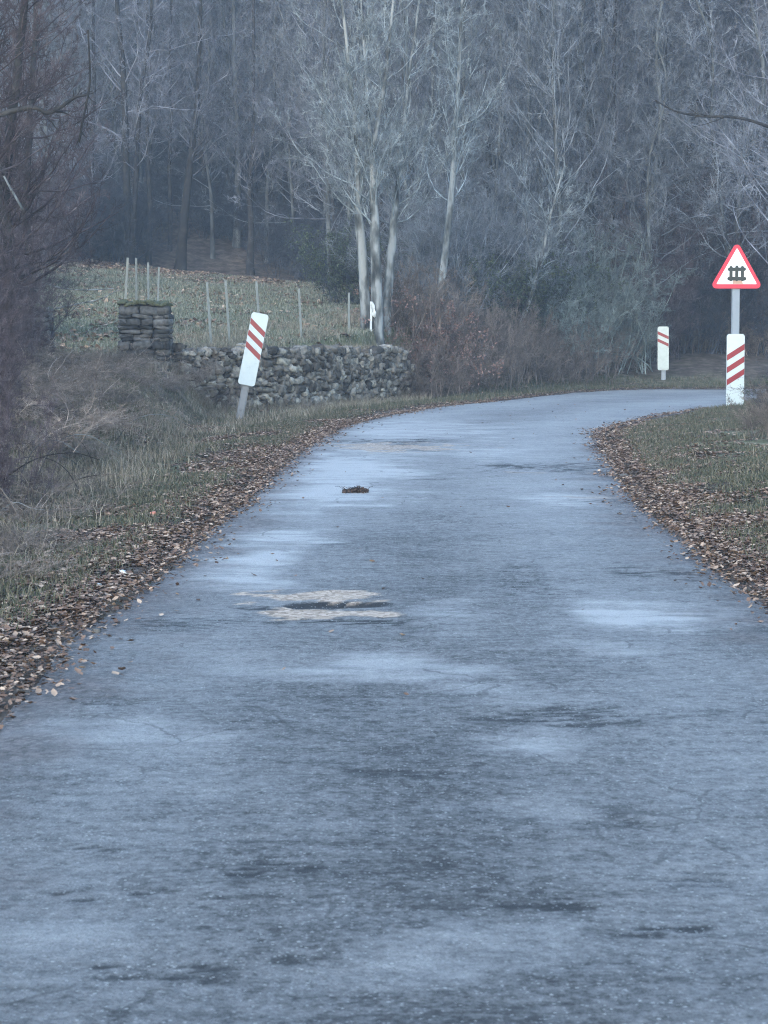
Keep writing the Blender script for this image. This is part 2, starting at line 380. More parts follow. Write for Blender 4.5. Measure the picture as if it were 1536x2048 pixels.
# white flecks of chipped stone
vo2 = n.new("ShaderNodeTexVoronoi"); vo2.inputs["Scale"].default_value = 60; l.new(oc, vo2.inputs["Vector"])
sp2 = n.new("ShaderNodeSeparateColor"); l.new(vo2.outputs["Color"], sp2.inputs[0])
fl = mth('MULTIPLY', mth('GREATER_THAN', sp2.outputs[1], mth('SUBTRACT', 1.22, mth('MULTIPLY', noi(2.3, 5, .7), .52))), mth('LESS_THAN', vo2.outputs["Distance"], .32))
c1 = mix(mth('MULTIPLY', fl, .6), c1, (.55, .56, .54))
gr = n.new("ShaderNodeTexVoronoi"); gr.inputs["Scale"].default_value = 38; l.new(oc, gr.inputs["Vector"])
gs = n.new("ShaderNodeSeparateColor"); l.new(gr.outputs["Color"], gs.inputs[0])
gravel = ramp(n, [(.24, .185, .14), (.44, .35, .275), (.62, .51, .42)]); l.new(gs.outputs[2], gravel.inputs[0])
c1 = mix(A("tan"), c1, gravel.outputs[0])
gritc = ramp(n, [(.035, .028, .026), (.10, .08, .075), (.22, .185, .175)]); l.new(gs.outputs[1], gritc.inputs[0])
c1 = mix(mth('MULTIPLY', A("grit"), .85), c1, gritc.outputs[0])
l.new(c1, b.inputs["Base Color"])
rg = mth('SUBTRACT', mth('ADD', .50, mth('MULTIPLY', mid, .35)), mth('MULTIPLY', A("wet"), .20), True)
rg = mth('ADD', rg, mth('MULTIPLY', A("tan"), .4), True)
l.new(mth('MAXIMUM', rg, .36), b.inputs["Roughness"])
hgt = mth('ADD', mth('MULTIPLY', fine, .6), mth('ADD', mth('ADD', mth('MULTIPLY', mid, 1.2), mth('MULTIPLY', grain, 1.6)), mth('MULTIPLY', vo.outputs["Distance"], .8)))
bp = n.new("ShaderNodeBump"); bp.inputs["Strength"].default_value = 1.0; bp.inputs["Distance"].default_value = .011
l.new(hgt, bp.inputs["Height"]); l.new(bp.outputs[0], b.inputs["Normal"])
M['asphalt'] = m
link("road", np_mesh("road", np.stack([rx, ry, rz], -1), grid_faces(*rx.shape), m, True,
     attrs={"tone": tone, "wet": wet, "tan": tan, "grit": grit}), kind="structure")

# ------------------------------------------------------------------ plants: branch growing
def nrm(v): return v / (np.linalg.norm(v, axis=-1, keepdims=True) + 1e-9)

def tubes(pts, rad, sides=3):
    Mn, N, _ = pts.shape
    t = np.empty_like(pts); t[:, 1:-1] = pts[:, 2:] - pts[:, :-2]; t[:, 0] = pts[:, 1] - pts[:, 0]; t[:, -1] = pts[:, -1] - pts[:, -2]
    t = nrm(t)
    ref = np.where(np.abs(t[:, :1, 2:3]) > .8, np.array([1., 0, 0]), np.array([0, 0, 1.])); ref = np.broadcast_to(ref, t.shape)
    uvec = nrm(np.cross(t, ref)); v = np.cross(t, uvec)
    a = np.arange(sides) * 2 * np.pi / sides
    ring = uvec[:, :, None] * np.cos(a)[None, None, :, None] + v[:, :, None] * np.sin(a)[None, None, :, None]
    V = pts[:, :, None] + ring * rad[:, :, None, None]
    i = np.arange(Mn)[:, None, None] * N * sides + np.arange(N - 1)[None, :, None] * sides
    k = np.arange(sides)[None, None, :]; k2 = (k + 1) % sides
    Fc = np.stack([i + k, i + k2, i + sides + k2, i + sides + k], -1).reshape(-1, 4)
    return V.reshape(-1, 3), Fc

def merge(parts):
    V = []; Fs = []; o = 0
    for v, f_ in parts:
        V.append(v); Fs.append(f_ + o); o += len(v)
    return np.vstack(V), np.vstack(Fs)

def walk(start, dirs, length, N, wob, up, droop=0):
    Mn = len(start); pts = np.empty((Mn, N, 3)); pts[:, 0] = start; d = nrm(dirs); st = (length / (N - 1))[:, None]
    for j in range(1, N):
        d = nrm(d + rng.normal(0, wob, (Mn, 3)) + np.array([0, 0, up - droop * j / N]))
        pts[:, j] = pts[:, j - 1] + d * st
    return pts

def children(par, prad, n, t0, t1, ang, lratio, N, wob, up, rr=.55, minr=.002, aspread=.25, taper=.25, absl=None, droop=0, shape=.55):
    Mn, Np, _ = par.shape
    pi_ = np.repeat(np.arange(Mn), n); K = len(pi_)
    t = t0 + (t1 - t0) * rng.random(K)
    fi = t * (Np - 1); i0 = np.clip(fi.astype(int), 0, Np - 2); fr = (fi - i0)[:, None]
    a_ = par[pi_, i0]; b_ = par[pi_, i0 + 1]
    pos = a_ * (1 - fr) + b_ * fr; tan_ = nrm(b_ - a_)
    r0 = prad[pi_, i0] * (1 - fr[:, 0]) + prad[pi_, i0 + 1] * fr[:, 0]
    perp = nrm(np.cross(tan_, rng.normal(0, 1, (K, 3))))
    an = ang + rng.normal(0, aspread, K)
    d = np.cos(an)[:, None] * tan_ + np.sin(an)[:, None] * perp
    plen = np.linalg.norm(np.diff(par, axis=1), axis=2).sum(1)[pi_]
    L = (plen * lratio if absl is None else absl) * (1 - shape * t) * (.55 + .9 * rng.random(K))
    pts = walk(pos, d, L, N, wob, up, droop)
    rb = np.maximum(r0 * rr, minr)
    rad = rb[:, None] * np.linspace(1, taper, N)[None, :]
    return pts, np.maximum(rad, minr * .6)

def tree_meshes(name, stems, limbs=22, l2=7, l3=7, l4=5, limb_t=(.3, .98), limb_ang=.9, up=.08, lr=(.32, .42, .42, .45), twig=.0035, mats=('bark_grey', 'twig_grey'), wob=.12, sides=8, l5=0, shape=.55, rr1=.27, prof=None):
    """stems: list of (list of 3D points, base radius, top radius). Returns trunk mesh, crown mesh"""
    N = 24; pp = []; rr_ = []
    for pts, r0, r1 in stems:
        c = catmull(np.array(pts, float), N); c[1:] += rng.normal(0, .007, (N - 1, 3)) * np.array([1, 1, 0])
        pp.append(c); rr_.append((r0 * np.interp(np.linspace(0, 1, N), *prof) if prof else r0 + (r1 - r0) * np.linspace(0, 1, N) ** .62) + r0 * .35 * np.exp(-np.linspace(0, 1, N) * 25))
    S = np.array(pp); SR = np.array(rr_)
    trunk = tubes(S, SR, sides)
    a1, q1 = children(S, SR, limbs, *limb_t, limb_ang, lr[0], 12, wob, up, rr=rr1, minr=.008, shape=shape)
    a2, q2 = children(a1, q1, l2, .12, .98, .75, lr[1], 8, wob * 1.3, up, rr=.5, minr=.0045)
    a3, q3 = children(a2, q2, l3, .12, .98, .7, lr[2], 6, wob * 1.6, up * .7, minr=twig)
    parts = [tubes(a1, q1, 4), tubes(a2, q2, 3), tubes(a3, q3, 3)]
    if l4:
        a4, q4 = children(a3, q3, l4, .15, 1, .7, lr[3], 4, wob * 1.8, up * .5, minr=twig)
        parts.append(tubes(a4, q4, 3))
        if l5:
            a5, q5 = children(a4, q4, l5, .15, 1, .7, .6, 3, wob * 1.8, 0, minr=twig * .8); parts.append(tubes(a5, q5, 3))
    cr = merge(parts)
    return np_mesh(name + "_trunk", *trunk, M[mats[0]], True), np_mesh(name + "_crown", *cr, M[mats[1]], False)

def tree(name, meshes, loc, label, cat="tree", group=None, rz=0., sc=1., szz=1., mats=None):
    root = bpy.data.objects.new(name, None); COL.objects.link(root); root.empty_display_size = .3
    root.location = [float(v) for v in loc]; root.rotation_euler = (0, 0, rz); root.scale = (sc, sc, sc * szz)
    root["label"] = label; root["category"] = cat
    if group: root["group"] = group
    tr = link("trunk", meshes[0], root); cr = link("crown", meshes[1], root)
    if mats:
        for o, mm in ((tr, mats[0]), (cr, mats[1])):
            o.material_slots[0].link = 'OBJECT'; o.material_slots[0].material = M[mm]
    return root

def copy_tree(src, loc, rz, sc, szz, label, group, tilt=(0, 0), mats=None):
    r = src.copy(); COL.objects.link(r); r.location = [float(v) for v in loc]; r.rotation_euler = (tilt[0], tilt[1], rz); r.scale = (sc, sc, sc * szz)
    r["label"] = label; r["group"] = group
    if 'kind' in r: del r['kind']
    for ch in list(src.children):
        c = ch.copy(); COL.objects.link(c); c.parent = r
        if mats:
            c.material_slots[0].link = 'OBJECT'; c.material_slots[0].material = M[mats[0] if ch.name.startswith('trunk') else mats[1]]
    return r

def stemline(H, lean=(0, 0), wob=.15, n=6, base=(0, 0)):
    out = []
    for i in range(n):
        t = i / (n - 1)
        out.append((base[0] + lean[0] * t + random.gauss(0, wob) * (t > 0) * t, base[1] + lean[1] * t + random.gauss(0, wob) * (t > 0) * t, -.25 + (H + .25) * t))
    return out

def leaf_cloud(centres, n, spread, size, seed=0):
    """small folded leaves round given points"""
    r = np.random.default_rng(seed)
    c = centres[r.integers(0, len(centres), n)] + r.normal(0, spread, (n, 3))
    a = nrm(r.normal(0, 1, (n, 3))); bb = nrm(np.cross(a, r.normal(0, 1, (n, 3)))); nn = np.cross(a, bb)
    s = size * (.6 + .8 * r.random((n, 1)))
    V = np.stack([c - a * s, c + bb * s * .5 + nn * s * .2, c + a * s, c - bb * s * .5 + nn * s * .2], 1).reshape(-1, 3)
    i = np.arange(n)[:, None] * 4
    return V, np.hstack([i, i + 1, i + 2, i + 3])

# prototypes -----------------------------------------------------------------
print("growing")
# the pale three-stemmed tree by the wall
B0 = P(757, 692, 48.3); B0[2] = h1(B0[0], B0[1])
def BP(px, py, Y=48.3): return P(px, py, Y) - B0
stems = [([BP(735, 712), BP(728, 560), BP(716, 400), BP(712, 270, 48.1), BP(690, 60, 47.9), BP(660, -160, 47.5)], .12, .018),
         ([BP(757, 712, 48.0), BP(752, 560, 48), BP(748, 420, 48), BP(747, 300, 48), BP(775, 120, 48.2), BP(800, -160, 48.5)], .13, .018),
         ([BP(768, 712, 48.8), BP(778, 560, 48.9), BP(790, 420, 49), BP(800, 330, 49.1), BP(822, 120, 49.5), BP(860, -140, 50)], .11, .016),
         ([BP(750, 400, 48), BP(738, 260, 48.3), BP(730, 120, 48.7), BP(722, 0, 49), BP(715, -80, 49.2), BP(710, -160, 49.5)], .05, .012)]
mt = tree_meshes("birch", stems, limbs=34, l2=8, l3=6, l4=5, rr1=.22, prof=([0, .3, .42, .55, 1], [1, .86, .68, .44, .14]), limb_t=(.34, .98), limb_ang=.8, up=.09, lr=(.27, .42, .42, .5), twig=.0042, mats=('bark_pale', 'twig_pale'), wob=.13, sides=12)
tree("birch_tree", mt, B0, "large pale lichened birch with three stems rising behind the wall's right end", "tree")
# three slender forest trees and two dark ones
proto = []
for k, (H, r0) in enumerate([(13, .11), (15, .14), (12, .09)]):
    proto.append(tree_meshes("slender%d" % k, [(stemline(H, (random.uniform(-.8, .8), random.uniform(-.8, .8)), .22), r0, .02)], limbs=52, l2=8, l3=6, l4=6,
                             limb_t=(.16, .99), limb_ang=.85, up=.09, lr=(.26, .42, .42, .5), twig=.0044, wob=.12))
for k, (H, r0) in enumerate([(14, .17), (12, .13)]):
    proto.append(tree_meshes("spreading%d" % k, [(stemline(H, (.6, -.4), .3), r0, .03), (stemline(H * .85, (-1.6, .6), .25), r0 * .7, .02)], limbs=36, l2=8, l3=6, l4=6,
                             limb_t=(.22, .98), limb_ang=1.0, up=.05, lr=(.30, .45, .42, .5), twig=.0044, wob=.15, mats=('bark_dark', 'twig_grey')))
# shrubs: many stems from the ground
def shrub_mesh(name, H, W, nst, mat, l1=9, l2=7, l3=0, twig=.003, up=.03, wob=.18, droop=0., leaves=0, lmat=None, lsize=.03, flat=1., r0=.009):
    st = np.stack([rng.normal(0, W * .22, nst), rng.normal(0, W * .22, nst), np.full(nst, -.08)], -1)
    a_ = rng.random(nst) * 6.283; til = rng.random(nst) * .75
    d = np.stack([np.cos(a_) * np.sin(til), np.sin(a_) * np.sin(til), np.cos(til)], -1)
    L = H * (.6 + .55 * rng.random(nst))
    s_ = walk(st, d, L, 10, wob * .6, up, droop); sr = np.full((nst, 1), r0) * np.linspace(1, .3, 10)[None, :]
    parts = [tubes(s_, sr, 4)]
    b1, c1_ = children(s_, sr, l1, .1, 1, .7, .38, 7, wob, up, minr=twig * 1.3); parts.append(tubes(b1, c1_, 3))
    b2, c2_ = children(b1, c1_, l2, .1, 1, .75, .45, 5, wob * 1.3, up * .5, minr=twig); parts.append(tubes(b2, c2_, 3))
    last = b2
    if l3:
        b3, c3_ = children(b2, c2_, l3, .1, 1, .8, .5, 4, wob * 1.4, 0, minr=twig * .9); parts.append(tubes(b3, c3_, 3)); last = b3
    v, f_ = merge(parts[1:]); sv, sf = parts[0]
    v[:, 2] = np.maximum(v[:, 2], -.1)
    me = (np_mesh(name + "_stems", sv, sf, M[mat]), np_mesh(name + "_twigs", v, f_, M[mat]))
    lf = None
    if leaves:
        lv, lfc = leaf_cloud(last.reshape(-1, 3), leaves, .03, lsize, 7); lf = np_mesh(name + "_leaves", lv, lfc, M[lmat])
    return me + (lf,)
def shrub(name, ms, loc, label, cat="shrub", group=None, rz=0., sc=1., szz=1., mat=None):
    root = bpy.data.objects.new(name, None); COL.objects.link(root); root.empty_display_size = .2
    root.location = [float(v) for v in loc]; root.rotation_euler = (0, 0, rz); root.scale = (sc, sc, sc * szz)
    root["label"] = label; root["category"] = cat
    if group: root["group"] = group
    for nm, me in zip(("stems", "twigs", "leaves"), ms):
        if me is None: continue
        o = link(nm, me, root)
        if mat and nm != "leaves":
            o.material_slots[0].link = 'OBJECT'; o.material_slots[0].material = M[mat]
    return root
SH = {
    'bramble': shrub_mesh("bramble", 1.3, 1.6, 60, 'twig_bramble', 8, 6, 4, twig=.0018, up=-.02, wob=.22, droop=.12, r0=.005),
    'bramble2': shrub_mesh("bramble2", 1.1, 1.8, 55, 'twig_brown', 8, 6, 4, twig=.0018, up=-.03, wob=.25, droop=.16, r0=.005),
    'thicket': shrub_mesh("thicket", 3.2, 2.6, 46, 'twig_purple', 11, 8, 6, twig=.0038, up=.03, wob=.17, r0=.014),
    'thicket2': shrub_mesh("thicket2", 4.2, 2.6, 36, 'twig_grey', 11, 8, 6, twig=.0042, up=.05, wob=.15, r0=.02),
    'lichen': shrub_mesh("lichen", 3.4, 3.0, 36, 'twig_lichen', 11, 9, 7, twig=.0045, up=.02, wob=.2, r0=.018),
    'rusty': shrub_mesh("rusty", 2.1, 1.7, 34, 'twig_brown', 9, 7, 4, twig=.003, up=.03, wob=.18, leaves=6500, lmat='leaf_rust', lsize=.028),
    'ivy': shrub_mesh("ivy", 2.6, 2.2, 34, 'twig_dark', 10, 7, 4, twig=.0035, up=.03, wob=.18, leaves=9000, lmat='leaf_green', lsize=.035),
    'lowbrown': shrub_mesh("lowbrown", .9, 1.5, 55, 'twig_brown', 8, 7, 3, twig=.0024, up=.01, wob=.2, r0=.006),
}
print("grown")
exec_forest = True

# ------------------------------------------------------------------ individual trees
first = {}
def place(k, px, Y, name, label, group, sc=1., szz=1., rz=None, mats=None, dx=0, tilt=(0, 0)):
    x = P(px, 645, Y)[0]; z = h1(x, Y)
    rz = random.uniform(0, 6.28) if rz is None else rz
    key = k
    if key not in first:
        first[key] = tree(name, proto[k], (x, Y, z - .05), label, "tree", group, rz, sc, szz)
        o = first[key]
        if mats:
            for ch in o.children:
                ch.material_slots[0].link = 'OBJECT'; ch.material_slots[0].material = M[mats[0] if ch.name.startswith('trunk') else mats[1]]
        o.rotation_euler = (tilt[0], tilt[1], rz)
        return o
    o = copy_tree(first[key], (x, Y, z - .05), rz, sc, szz, label, group, tilt, mats)
    o.name = name
    return o
PALE = ('bark_pale', 'twig_pale'); GREY = ('bark_grey', 'twig_grey'); DARK = ('bark_dark', 'twig_dusk'); PURP = ('bark_dark', 'twig_purple')
# trees one can tell apart
def own_tree(name, pix, Y, r0, r1, label, mats, limbs=26, lt=(.3, .98), ang=.9, twig=.0045, l4=5, lr0=.25, sides=8, l5=0, rr1=.27, l3=6):
    x0, _, z0 = P(*pix[0], Y); zz = h1(x0, Y)
    base = np.array([x0, Y, zz])
    pts = [P(a, b_, Y) - base for a, b_ in pix]; pts[0][2] = min(pts[0][2], -.2)
    ms = tree_meshes(name, [(pts, r0, r1)], limbs=limbs, l2=7, l3=l3, l4=l4, l5=l5, rr1=rr1, limb_t=lt, limb_ang=ang, lr=(lr0, .42, .42, .5), twig=twig, mats=mats, sides=sides)
    return tree(name, ms, base, label, "tree")
own_tree("birch_tree", [(872, 700), (884, 560), (902, 400), (908, 300), (916, 180), (922, 60), (930, -120)], 53, .12, .03, "white barked slender birch with leaning foot, right of the three stemmed birch", PALE, 34)
own_tree("young_tree", [(1024, 720), (1042, 650), (1066, 580), (1090, 480), (1104, 420), (1130, 330)], 56, .085, .02, "thin pale tree leaning right out of the brush beyond the bend", PALE, 26, ang=.8, twig=.004, lr0=.4)
own_tree("young_tree", [(1034, 720), (1050, 640), (1062, 560), (1056, 480), (1046, 400), (1040, 300)], 57, .06, .015, "thin crooked tree crossing behind the leaning pale tree at the bend", GREY, 26, lr0=.35)
own_tree("young_tree", [(990, 700), (991, 560), (988, 470), (992, 380), (1000, 250), (1002, 60)], 60, .085, .02, "straight slim grey tree between white birch and leaning tree", GREY, 34)
own_tree("oak_tree", [(359, 545), (368, 440), (380, 330), (392, 230), (398, 120), (402, -60)], 79, .21, .06, "thickest dark trunk at the back of the field, leaning slightly right", DARK, 34, lt=(.35, .98), twig=.005)
own_tree("oak_tree", [(296, 545), (300, 420), (296, 320), (294, 210), (296, 100), (292, -60)], 80, .12, .04, "straight dark trunk left of the thickest one behind the field", DARK, 30, lt=(.4, .98), twig=.005)
own_tree("oak_tree", [(338, 545), (341, 430), (338, 330), (342, 240), (340, 120), (345, -60)], 82, .10, .04, "slim dark trunk just left of the thickest trunk behind the field", DARK, 30, lt=(.4, .98), twig=.005)
own_tree("oak_tree", [(500, 560), (502, 450), (498, 380), (505, 300), (508, 160), (506, -60)], 80, .15, .04, "dark bare trunk at field edge, midway to the birch", DARK, 30, lt=(.4, .98), twig=.005)
# the dark tree overhanging on the left
own_tree("hawthorn_tree", [(10, 720), (14, 500), (8, 400), (22, 250), (40, 100), (60, -100)], 35, .16, .05, "dark tangled tree overhanging the left side of the road", PURP, 80, lt=(.10, .98), ang=1.15, twig=.0028, l4=5, l5=2, rr1=.22, lr0=.30)
own_tree("hawthorn_tree", [(-110, 760), (-90, 500), (-70, 380), (-50, 250), (-30, 100), (-20, -120)], 31, .14, .05, "dense purplish thorn tree at the photo's left border", PURP, 80, lt=(.08, .98), ang=1.15, twig=.0026, l4=5, l5=2, rr1=.22, lr0=.30)
own_tree("hawthorn_tree", [(60, 700), (64, 560), (52, 420), (60, 250), (70, 90), (75, -120)], 43, .12, .04, "purplish thorn tree farthest back on the left, its twigs over the field corner", PURP, 70, lt=(.2, .98), ang=1.1, twig=.0035, l4=5, l5=2, rr1=.25, lr0=.28)
own_tree("alder_tree", [(1650, 760), (1640, 560), (1640, 420), (1600, 260), (1570, 60), (1560, -120)], 55, .15, .04, "dark bare tree reaching in from the right border with long low limbs", DARK, 44, lt=(.12, .98), ang=1.15, lr0=.42)

gl = "bare trees of the wood behind the field"
for px, Y, k in [(190, 80, 1), (235, 84, 0), (262, 79, 3), (320, 88, 1), (405, 86, 0), (432, 81, 2), (452, 90, 3), (475, 84, 1), (535, 82, 0), (560, 88, 4), (585, 80, 2), (620, 84, 0), (650, 80, 1), (672, 76, 2), (700, 84, 0), (140, 83, 4), (100, 78, 0), (60, 84, 1), (20, 80, 2), (-40, 84, 3), (525, 95, 1), (380, 98, 4), (280, 97, 0), (150, 96, 1), (620, 96, 3)]:
    place(k, px + random.uniform(-8, 8), Y + random.uniform(-1, 1), "forest_tree", "bare dark tree in the wood behind the sloping field", gl, random.uniform(.95, 1.25), random.uniform(.95, 1.15), mats=DARK if random.random() < .6 else GREY)
gm = "bare grey trees right of the birches"
for px, Y, k in [(820, 57, 2), (850, 62, 0), (930, 60, 1), (960, 65, 2), (1020, 66, 0), (1060, 63, 1), (1100, 67, 2), (1130, 61, 0), (880, 70, 1), (790, 66, 0), (760, 60, 2), (1150, 70, 1), (1000, 74, 3), (920, 76, 0), (700, 62, 2), (660, 68, 0)]:
    place(k, px + random.uniform(-8, 8), Y + random.uniform(-1, 1), "ash_tree", "bare grey tree of the lichened stand right of the birches", gm, random.uniform(.75, 1.05), random.uniform(.95, 1.2), mats=PALE if random.random() < .15 else GREY)
gr_ = "bare trees of the wood beyond the bend"
for px, Y, k in [(1180, 66, 3), (1220, 69, 0), (1260, 67, 4), (1290, 72, 1), (1330, 68, 2), (1365, 70, 3), (1400, 67, 0), (1440, 70, 4), (1480, 68, 1), (1520, 71, 3), (1560, 67, 0), (1600, 72, 1), (1240, 78, 1), (1320, 80, 0), (1390, 79, 3), (1460, 80, 1), (1540, 80, 2), (1640, 68, 2)]:
    place(k, px + random.uniform(-8, 8), Y + random.uniform(-1, 1), "alder_tree", "bare dusky tree of the dense wood beyond the bend", gr_, random.uniform(.8, 1.1), random.uniform(.95, 1.2), mats=DARK if random.random() < .5 else GREY)

# the rest of the wood on the hill: one mass of trees, each one grown where it stands
pts = []
for _ in range(5000):
    y = random.uniform(86, 175); x = random.uniform(-1, 1) * (y * .22 + 5)
    if all((x - a) ** 2 + (y - b_) ** 2 > 2.6 ** 2 for a, b_, c in pts): pts.append((x, y, 0))
for _ in range(900):                       # between the named trees and beyond the bend
    y = random.uniform(62, 90); x = random.uniform(0, y * .22 + 4)
    if all((x - a) ** 2 + (y - b_) ** 2 > 2.4 ** 2 for a, b_, c in pts): pts.append((x, y, 1))
pa = np.array(pts); pz = height(pa[:, 0], pa[:, 1])[0]
print("far wood trees", len(pa))
me = bpy.data.meshes.new("far_wood"); me.vertices.add(len(pa)); me.vertices.foreach_set("co", np.column_stack([pa[:, 0], pa[:, 1], pz - .1]).astype(np.float32).ravel())
for an, av in (("rz", rng.random(len(pa)) * 6.28), ("sc", .75 + .5 * rng.random(len(pa))), ("pick", rng.integers(0, 5, len(pa)).astype(float))):
    me.attributes.new(an, 'FLOAT', 'POINT').data.foreach_set("value", av.astype(np.float32))
fw = link("far_wood", me, kind="stuff", label="bare winter wood covering the hillside behind everything", cat="wood")
ng = bpy.data.node_groups.new("grow_wood", 'GeometryNodeTree')
ng.interface.new_socket("Geometry", in_out='INPUT', socket_type='NodeSocketGeometry'); ng.interface.new_socket("Geometry", in_out='OUTPUT', socket_type='NodeSocketGeometry')
gi = ng.nodes.new("NodeGroupInput"); go = ng.nodes.new("NodeGroupOutput"); jn = ng.nodes.new("GeometryNodeJoinGeometry")
def attr(nm, t='FLOAT'):
    q = ng.nodes.new("GeometryNodeInputNamedAttribute"); q.data_type = t; q.inputs["Name"].default_value = nm; return q.outputs["Attribute"]
for k in range(5):
    kids = [c for c in first[k].children]
    cmpn = ng.nodes.new("FunctionNodeCompare"); cmpn.data_type = 'FLOAT'; cmpn.operation = 'EQUAL'
    ng.links.new(attr("pick"), cmpn.inputs[0]); cmpn.inputs[1].default_value = float(k); cmpn.inputs["Epsilon"].default_value = .1
    j2 = ng.nodes.new("GeometryNodeJoinGeometry")
    for c in kids:
        oi = ng.nodes.new("GeometryNodeObjectInfo"); oi.inputs["Object"].default_value = c; oi.transform_space = 'ORIGINAL'; oi.inputs["As Instance"].default_value = True
        ng.links.new(oi.outputs["Geometry"], j2.inputs[0])
    iop = ng.nodes.new("GeometryNodeInstanceOnPoints")
    ng.links.new(gi.outputs[0], iop.inputs["Points"]); ng.links.new(cmpn.outputs[0], iop.inputs["Selection"]); ng.links.new(j2.outputs[0], iop.inputs["Instance"])
    cx = ng.nodes.new("ShaderNodeCombineXYZ"); ng.links.new(attr("rz"), cx.inputs[2]); ng.links.new(cx.outputs[0], iop.inputs["Rotation"])
    ng.links.new(attr("sc"), iop.inputs["Scale"])
    ng.links.new(iop.outputs[0], jn.inputs[0])
ng.links.new(jn.outputs[0], go.inputs[0])
md = fw.modifiers.new("grow", 'NODES'); md.node_group = ng

# ------------------------------------------------------------------ shrubs and brambles
sfirst = {}
def splace(k, x, y, name, label, group=None, sc=1., szz=1., mat=None, cat="shrub"):
    z = h1(x, y); rz = random.uniform(0, 6.28)
    if k not in sfirst:
        sfirst[k] = shrub(name, SH[k], (x, y, z), label, cat, group, rz, sc, szz, mat); return sfirst[k]
    src = sfirst[k]; r = src.copy(); COL.objects.link(r); r.name = name
    r.location = (x, y, z); r.rotation_euler = (0, 0, rz); r.scale = (sc, sc, sc * szz); r["label"] = label; r["category"] = cat
    if group: r["group"] = group
    elif "group" in r: del r["group"]
    for ch in list(src.children):
        c = ch.copy(); COL.objects.link(c); c.parent = r
        if mat and not ch.name.startswith("leaves"):
            c.material_slots[0].link = 'OBJECT'; c.material_slots[0].material = M[mat]
    return r
def spx(k, px, Y, *a, **kw): return splace(k, float(P(px, 645, Y)[0]), Y, *a, **kw)
# left verge brambles, near to far
gb = "bramble tangles on the left bank"
for px, Y, k, s in [(-60, 13.5, 'bramble', .55), (-20, 16, 'bramble2', .7), (10, 18.5, 'bramble', .85), (70, 21, 'bramble2', .75), (0, 23, 'bramble', 1.2), (130, 24.5, 'bramble', .7), (60, 27, 'bramble2', 1.1), (190, 28, 'bramble', .75),
                    (120, 30.5, 'bramble', 1.0), (10, 29, 'bramble', 1.6), (230, 32, 'bramble2', .8), (170, 34.5, 'bramble', .95), (60, 34, 'bramble2', 1.3), (290, 35.5, 'bramble', .62), (250, 38, 'bramble2', .65), (340, 37.5, 'bramble2', .55), (-30, 26, 'bramble2', 1.5), (30, 15.2, 'bramble', .45)]:
    spx(k, px, Y, "bramble_bush", "low purplish brown bramble tangle on the left bank", gb, s * .95, random.uniform(.38, .5), cat="bramble")
for px, Y, s, mt_ in [(-70, 33, .7, 'twig_purple'), (-90, 28, .6, 'twig_purple'), (-75, 42, .75, 'twig_purple'), (-25, 36.5, .55, 'twig_purple'), (-55, 23, .42, 'twig_purple'), (0, 31, .38, 'twig_purple'), (-30, 19, .32, 'twig_purple'), (10, 45, .7, 'twig_purple'), (-20, 60, 1.0, 'twig_purple'), (80, 76, 1.2, 'twig_purple'), (20, 72, 1.2, 'twig_purple')]:
    spx('thicket', px, Y, "thorn_bush", "tall purplish bare thorn bush at the left border above the brambles", "tall thorn bushes on the left", s, mat=mt_)
for px, Y, s_, hz_ in [(362, 39.3, .62, .7), (405, 40.0, .5, .65), (440, 40.4, .42, .6), (600, 42.2, .3, .6)]:
    spx('bramble', px, Y, "bramble_bush", "dry bramble tangle growing against the front of the stone wall", "brambles against the wall", s_, hz_, 'twig_bramble', cat="bramble")
# rusty leaved bush beside the birch and the low shrubs along the bank
spx('rusty', 838, 49.5, "oak_bush", "tallest rusty leaved bush right beside the birch trunks", None, 1.08)
spx('rusty', 872, 50.2, "oak_bush", "second rusty bush just right of the tallest one by the birch", None, .82)
gs_ = "low brown shrubs along the far verge"
for px, Y in [(800, 48.6), (838, 47.6), (872, 48.2), (905, 49.6), (935, 51), (965, 51.5), (1000, 53.5), (1040, 54.5), (1080, 55.5), (1120, 56.5), (1160, 57.8), (1200, 60), (1245, 62), (1285, 63.5), (1330, 64), (1370, 63.8), (1410, 63.5), (1450, 63), (1500, 63), (1540, 63), (1590, 63),
               (850, 50), (900, 52), (945, 53.5), (985, 55), (1030, 57), (1080, 58.5), (1130, 60), (1190, 62.5)]:
    spx('lowbrown', px, Y + .8, "low_shrub", "low brown leafless shrub along the far verge", gs_, random.uniform(1.1, 1.6), random.uniform(.9, 1.4), cat="shrub")
gt = "tall bare thickets beyond the bend"
for px, Y, k, s, mt_ in [(930, 57, 'thicket2', .9, 'twig_grey'), (985, 59, 'thicket', .9, 'twig_dark'), (1050, 60, 'thicket2', .8, 'twig_grey'), (1290, 63, 'thicket', 1.1, 'twig_purple'), (1350, 65, 'thicket2', 1.2, 'twig_purple'), (1240, 66, 'thicket', 1.2, 'twig_brown'),
                         (1410, 64, 'thicket', 1.1, 'twig_dark'), (1465, 65, 'thicket2', 1.1, 'twig_purple'), (1520, 64, 'thicket', 1.2, 'twig_dark'), (1580, 66, 'thicket2', 1.1, 'twig_purple'), (1130, 65, 'thicket', 1.1, 'twig_dark'), (860, 55, 'thicket2', .8, 'twig_grey'),
                         (1300, 70, 'thicket2', 1.3, 'twig_brown'), (1380, 72, 'thicket', 1.4, 'twig_purple'), (1450, 73, 'thicket2', 1.4, 'twig_dark'), (1530, 73, 'thicket', 1.4, 'twig_purple')]:
    spx(k, px, Y, "thicket", "tall dusky thicket of bare stems beyond the bend", gt, s, 1, mt_)
gf = "dark undergrowth at the back of the field"
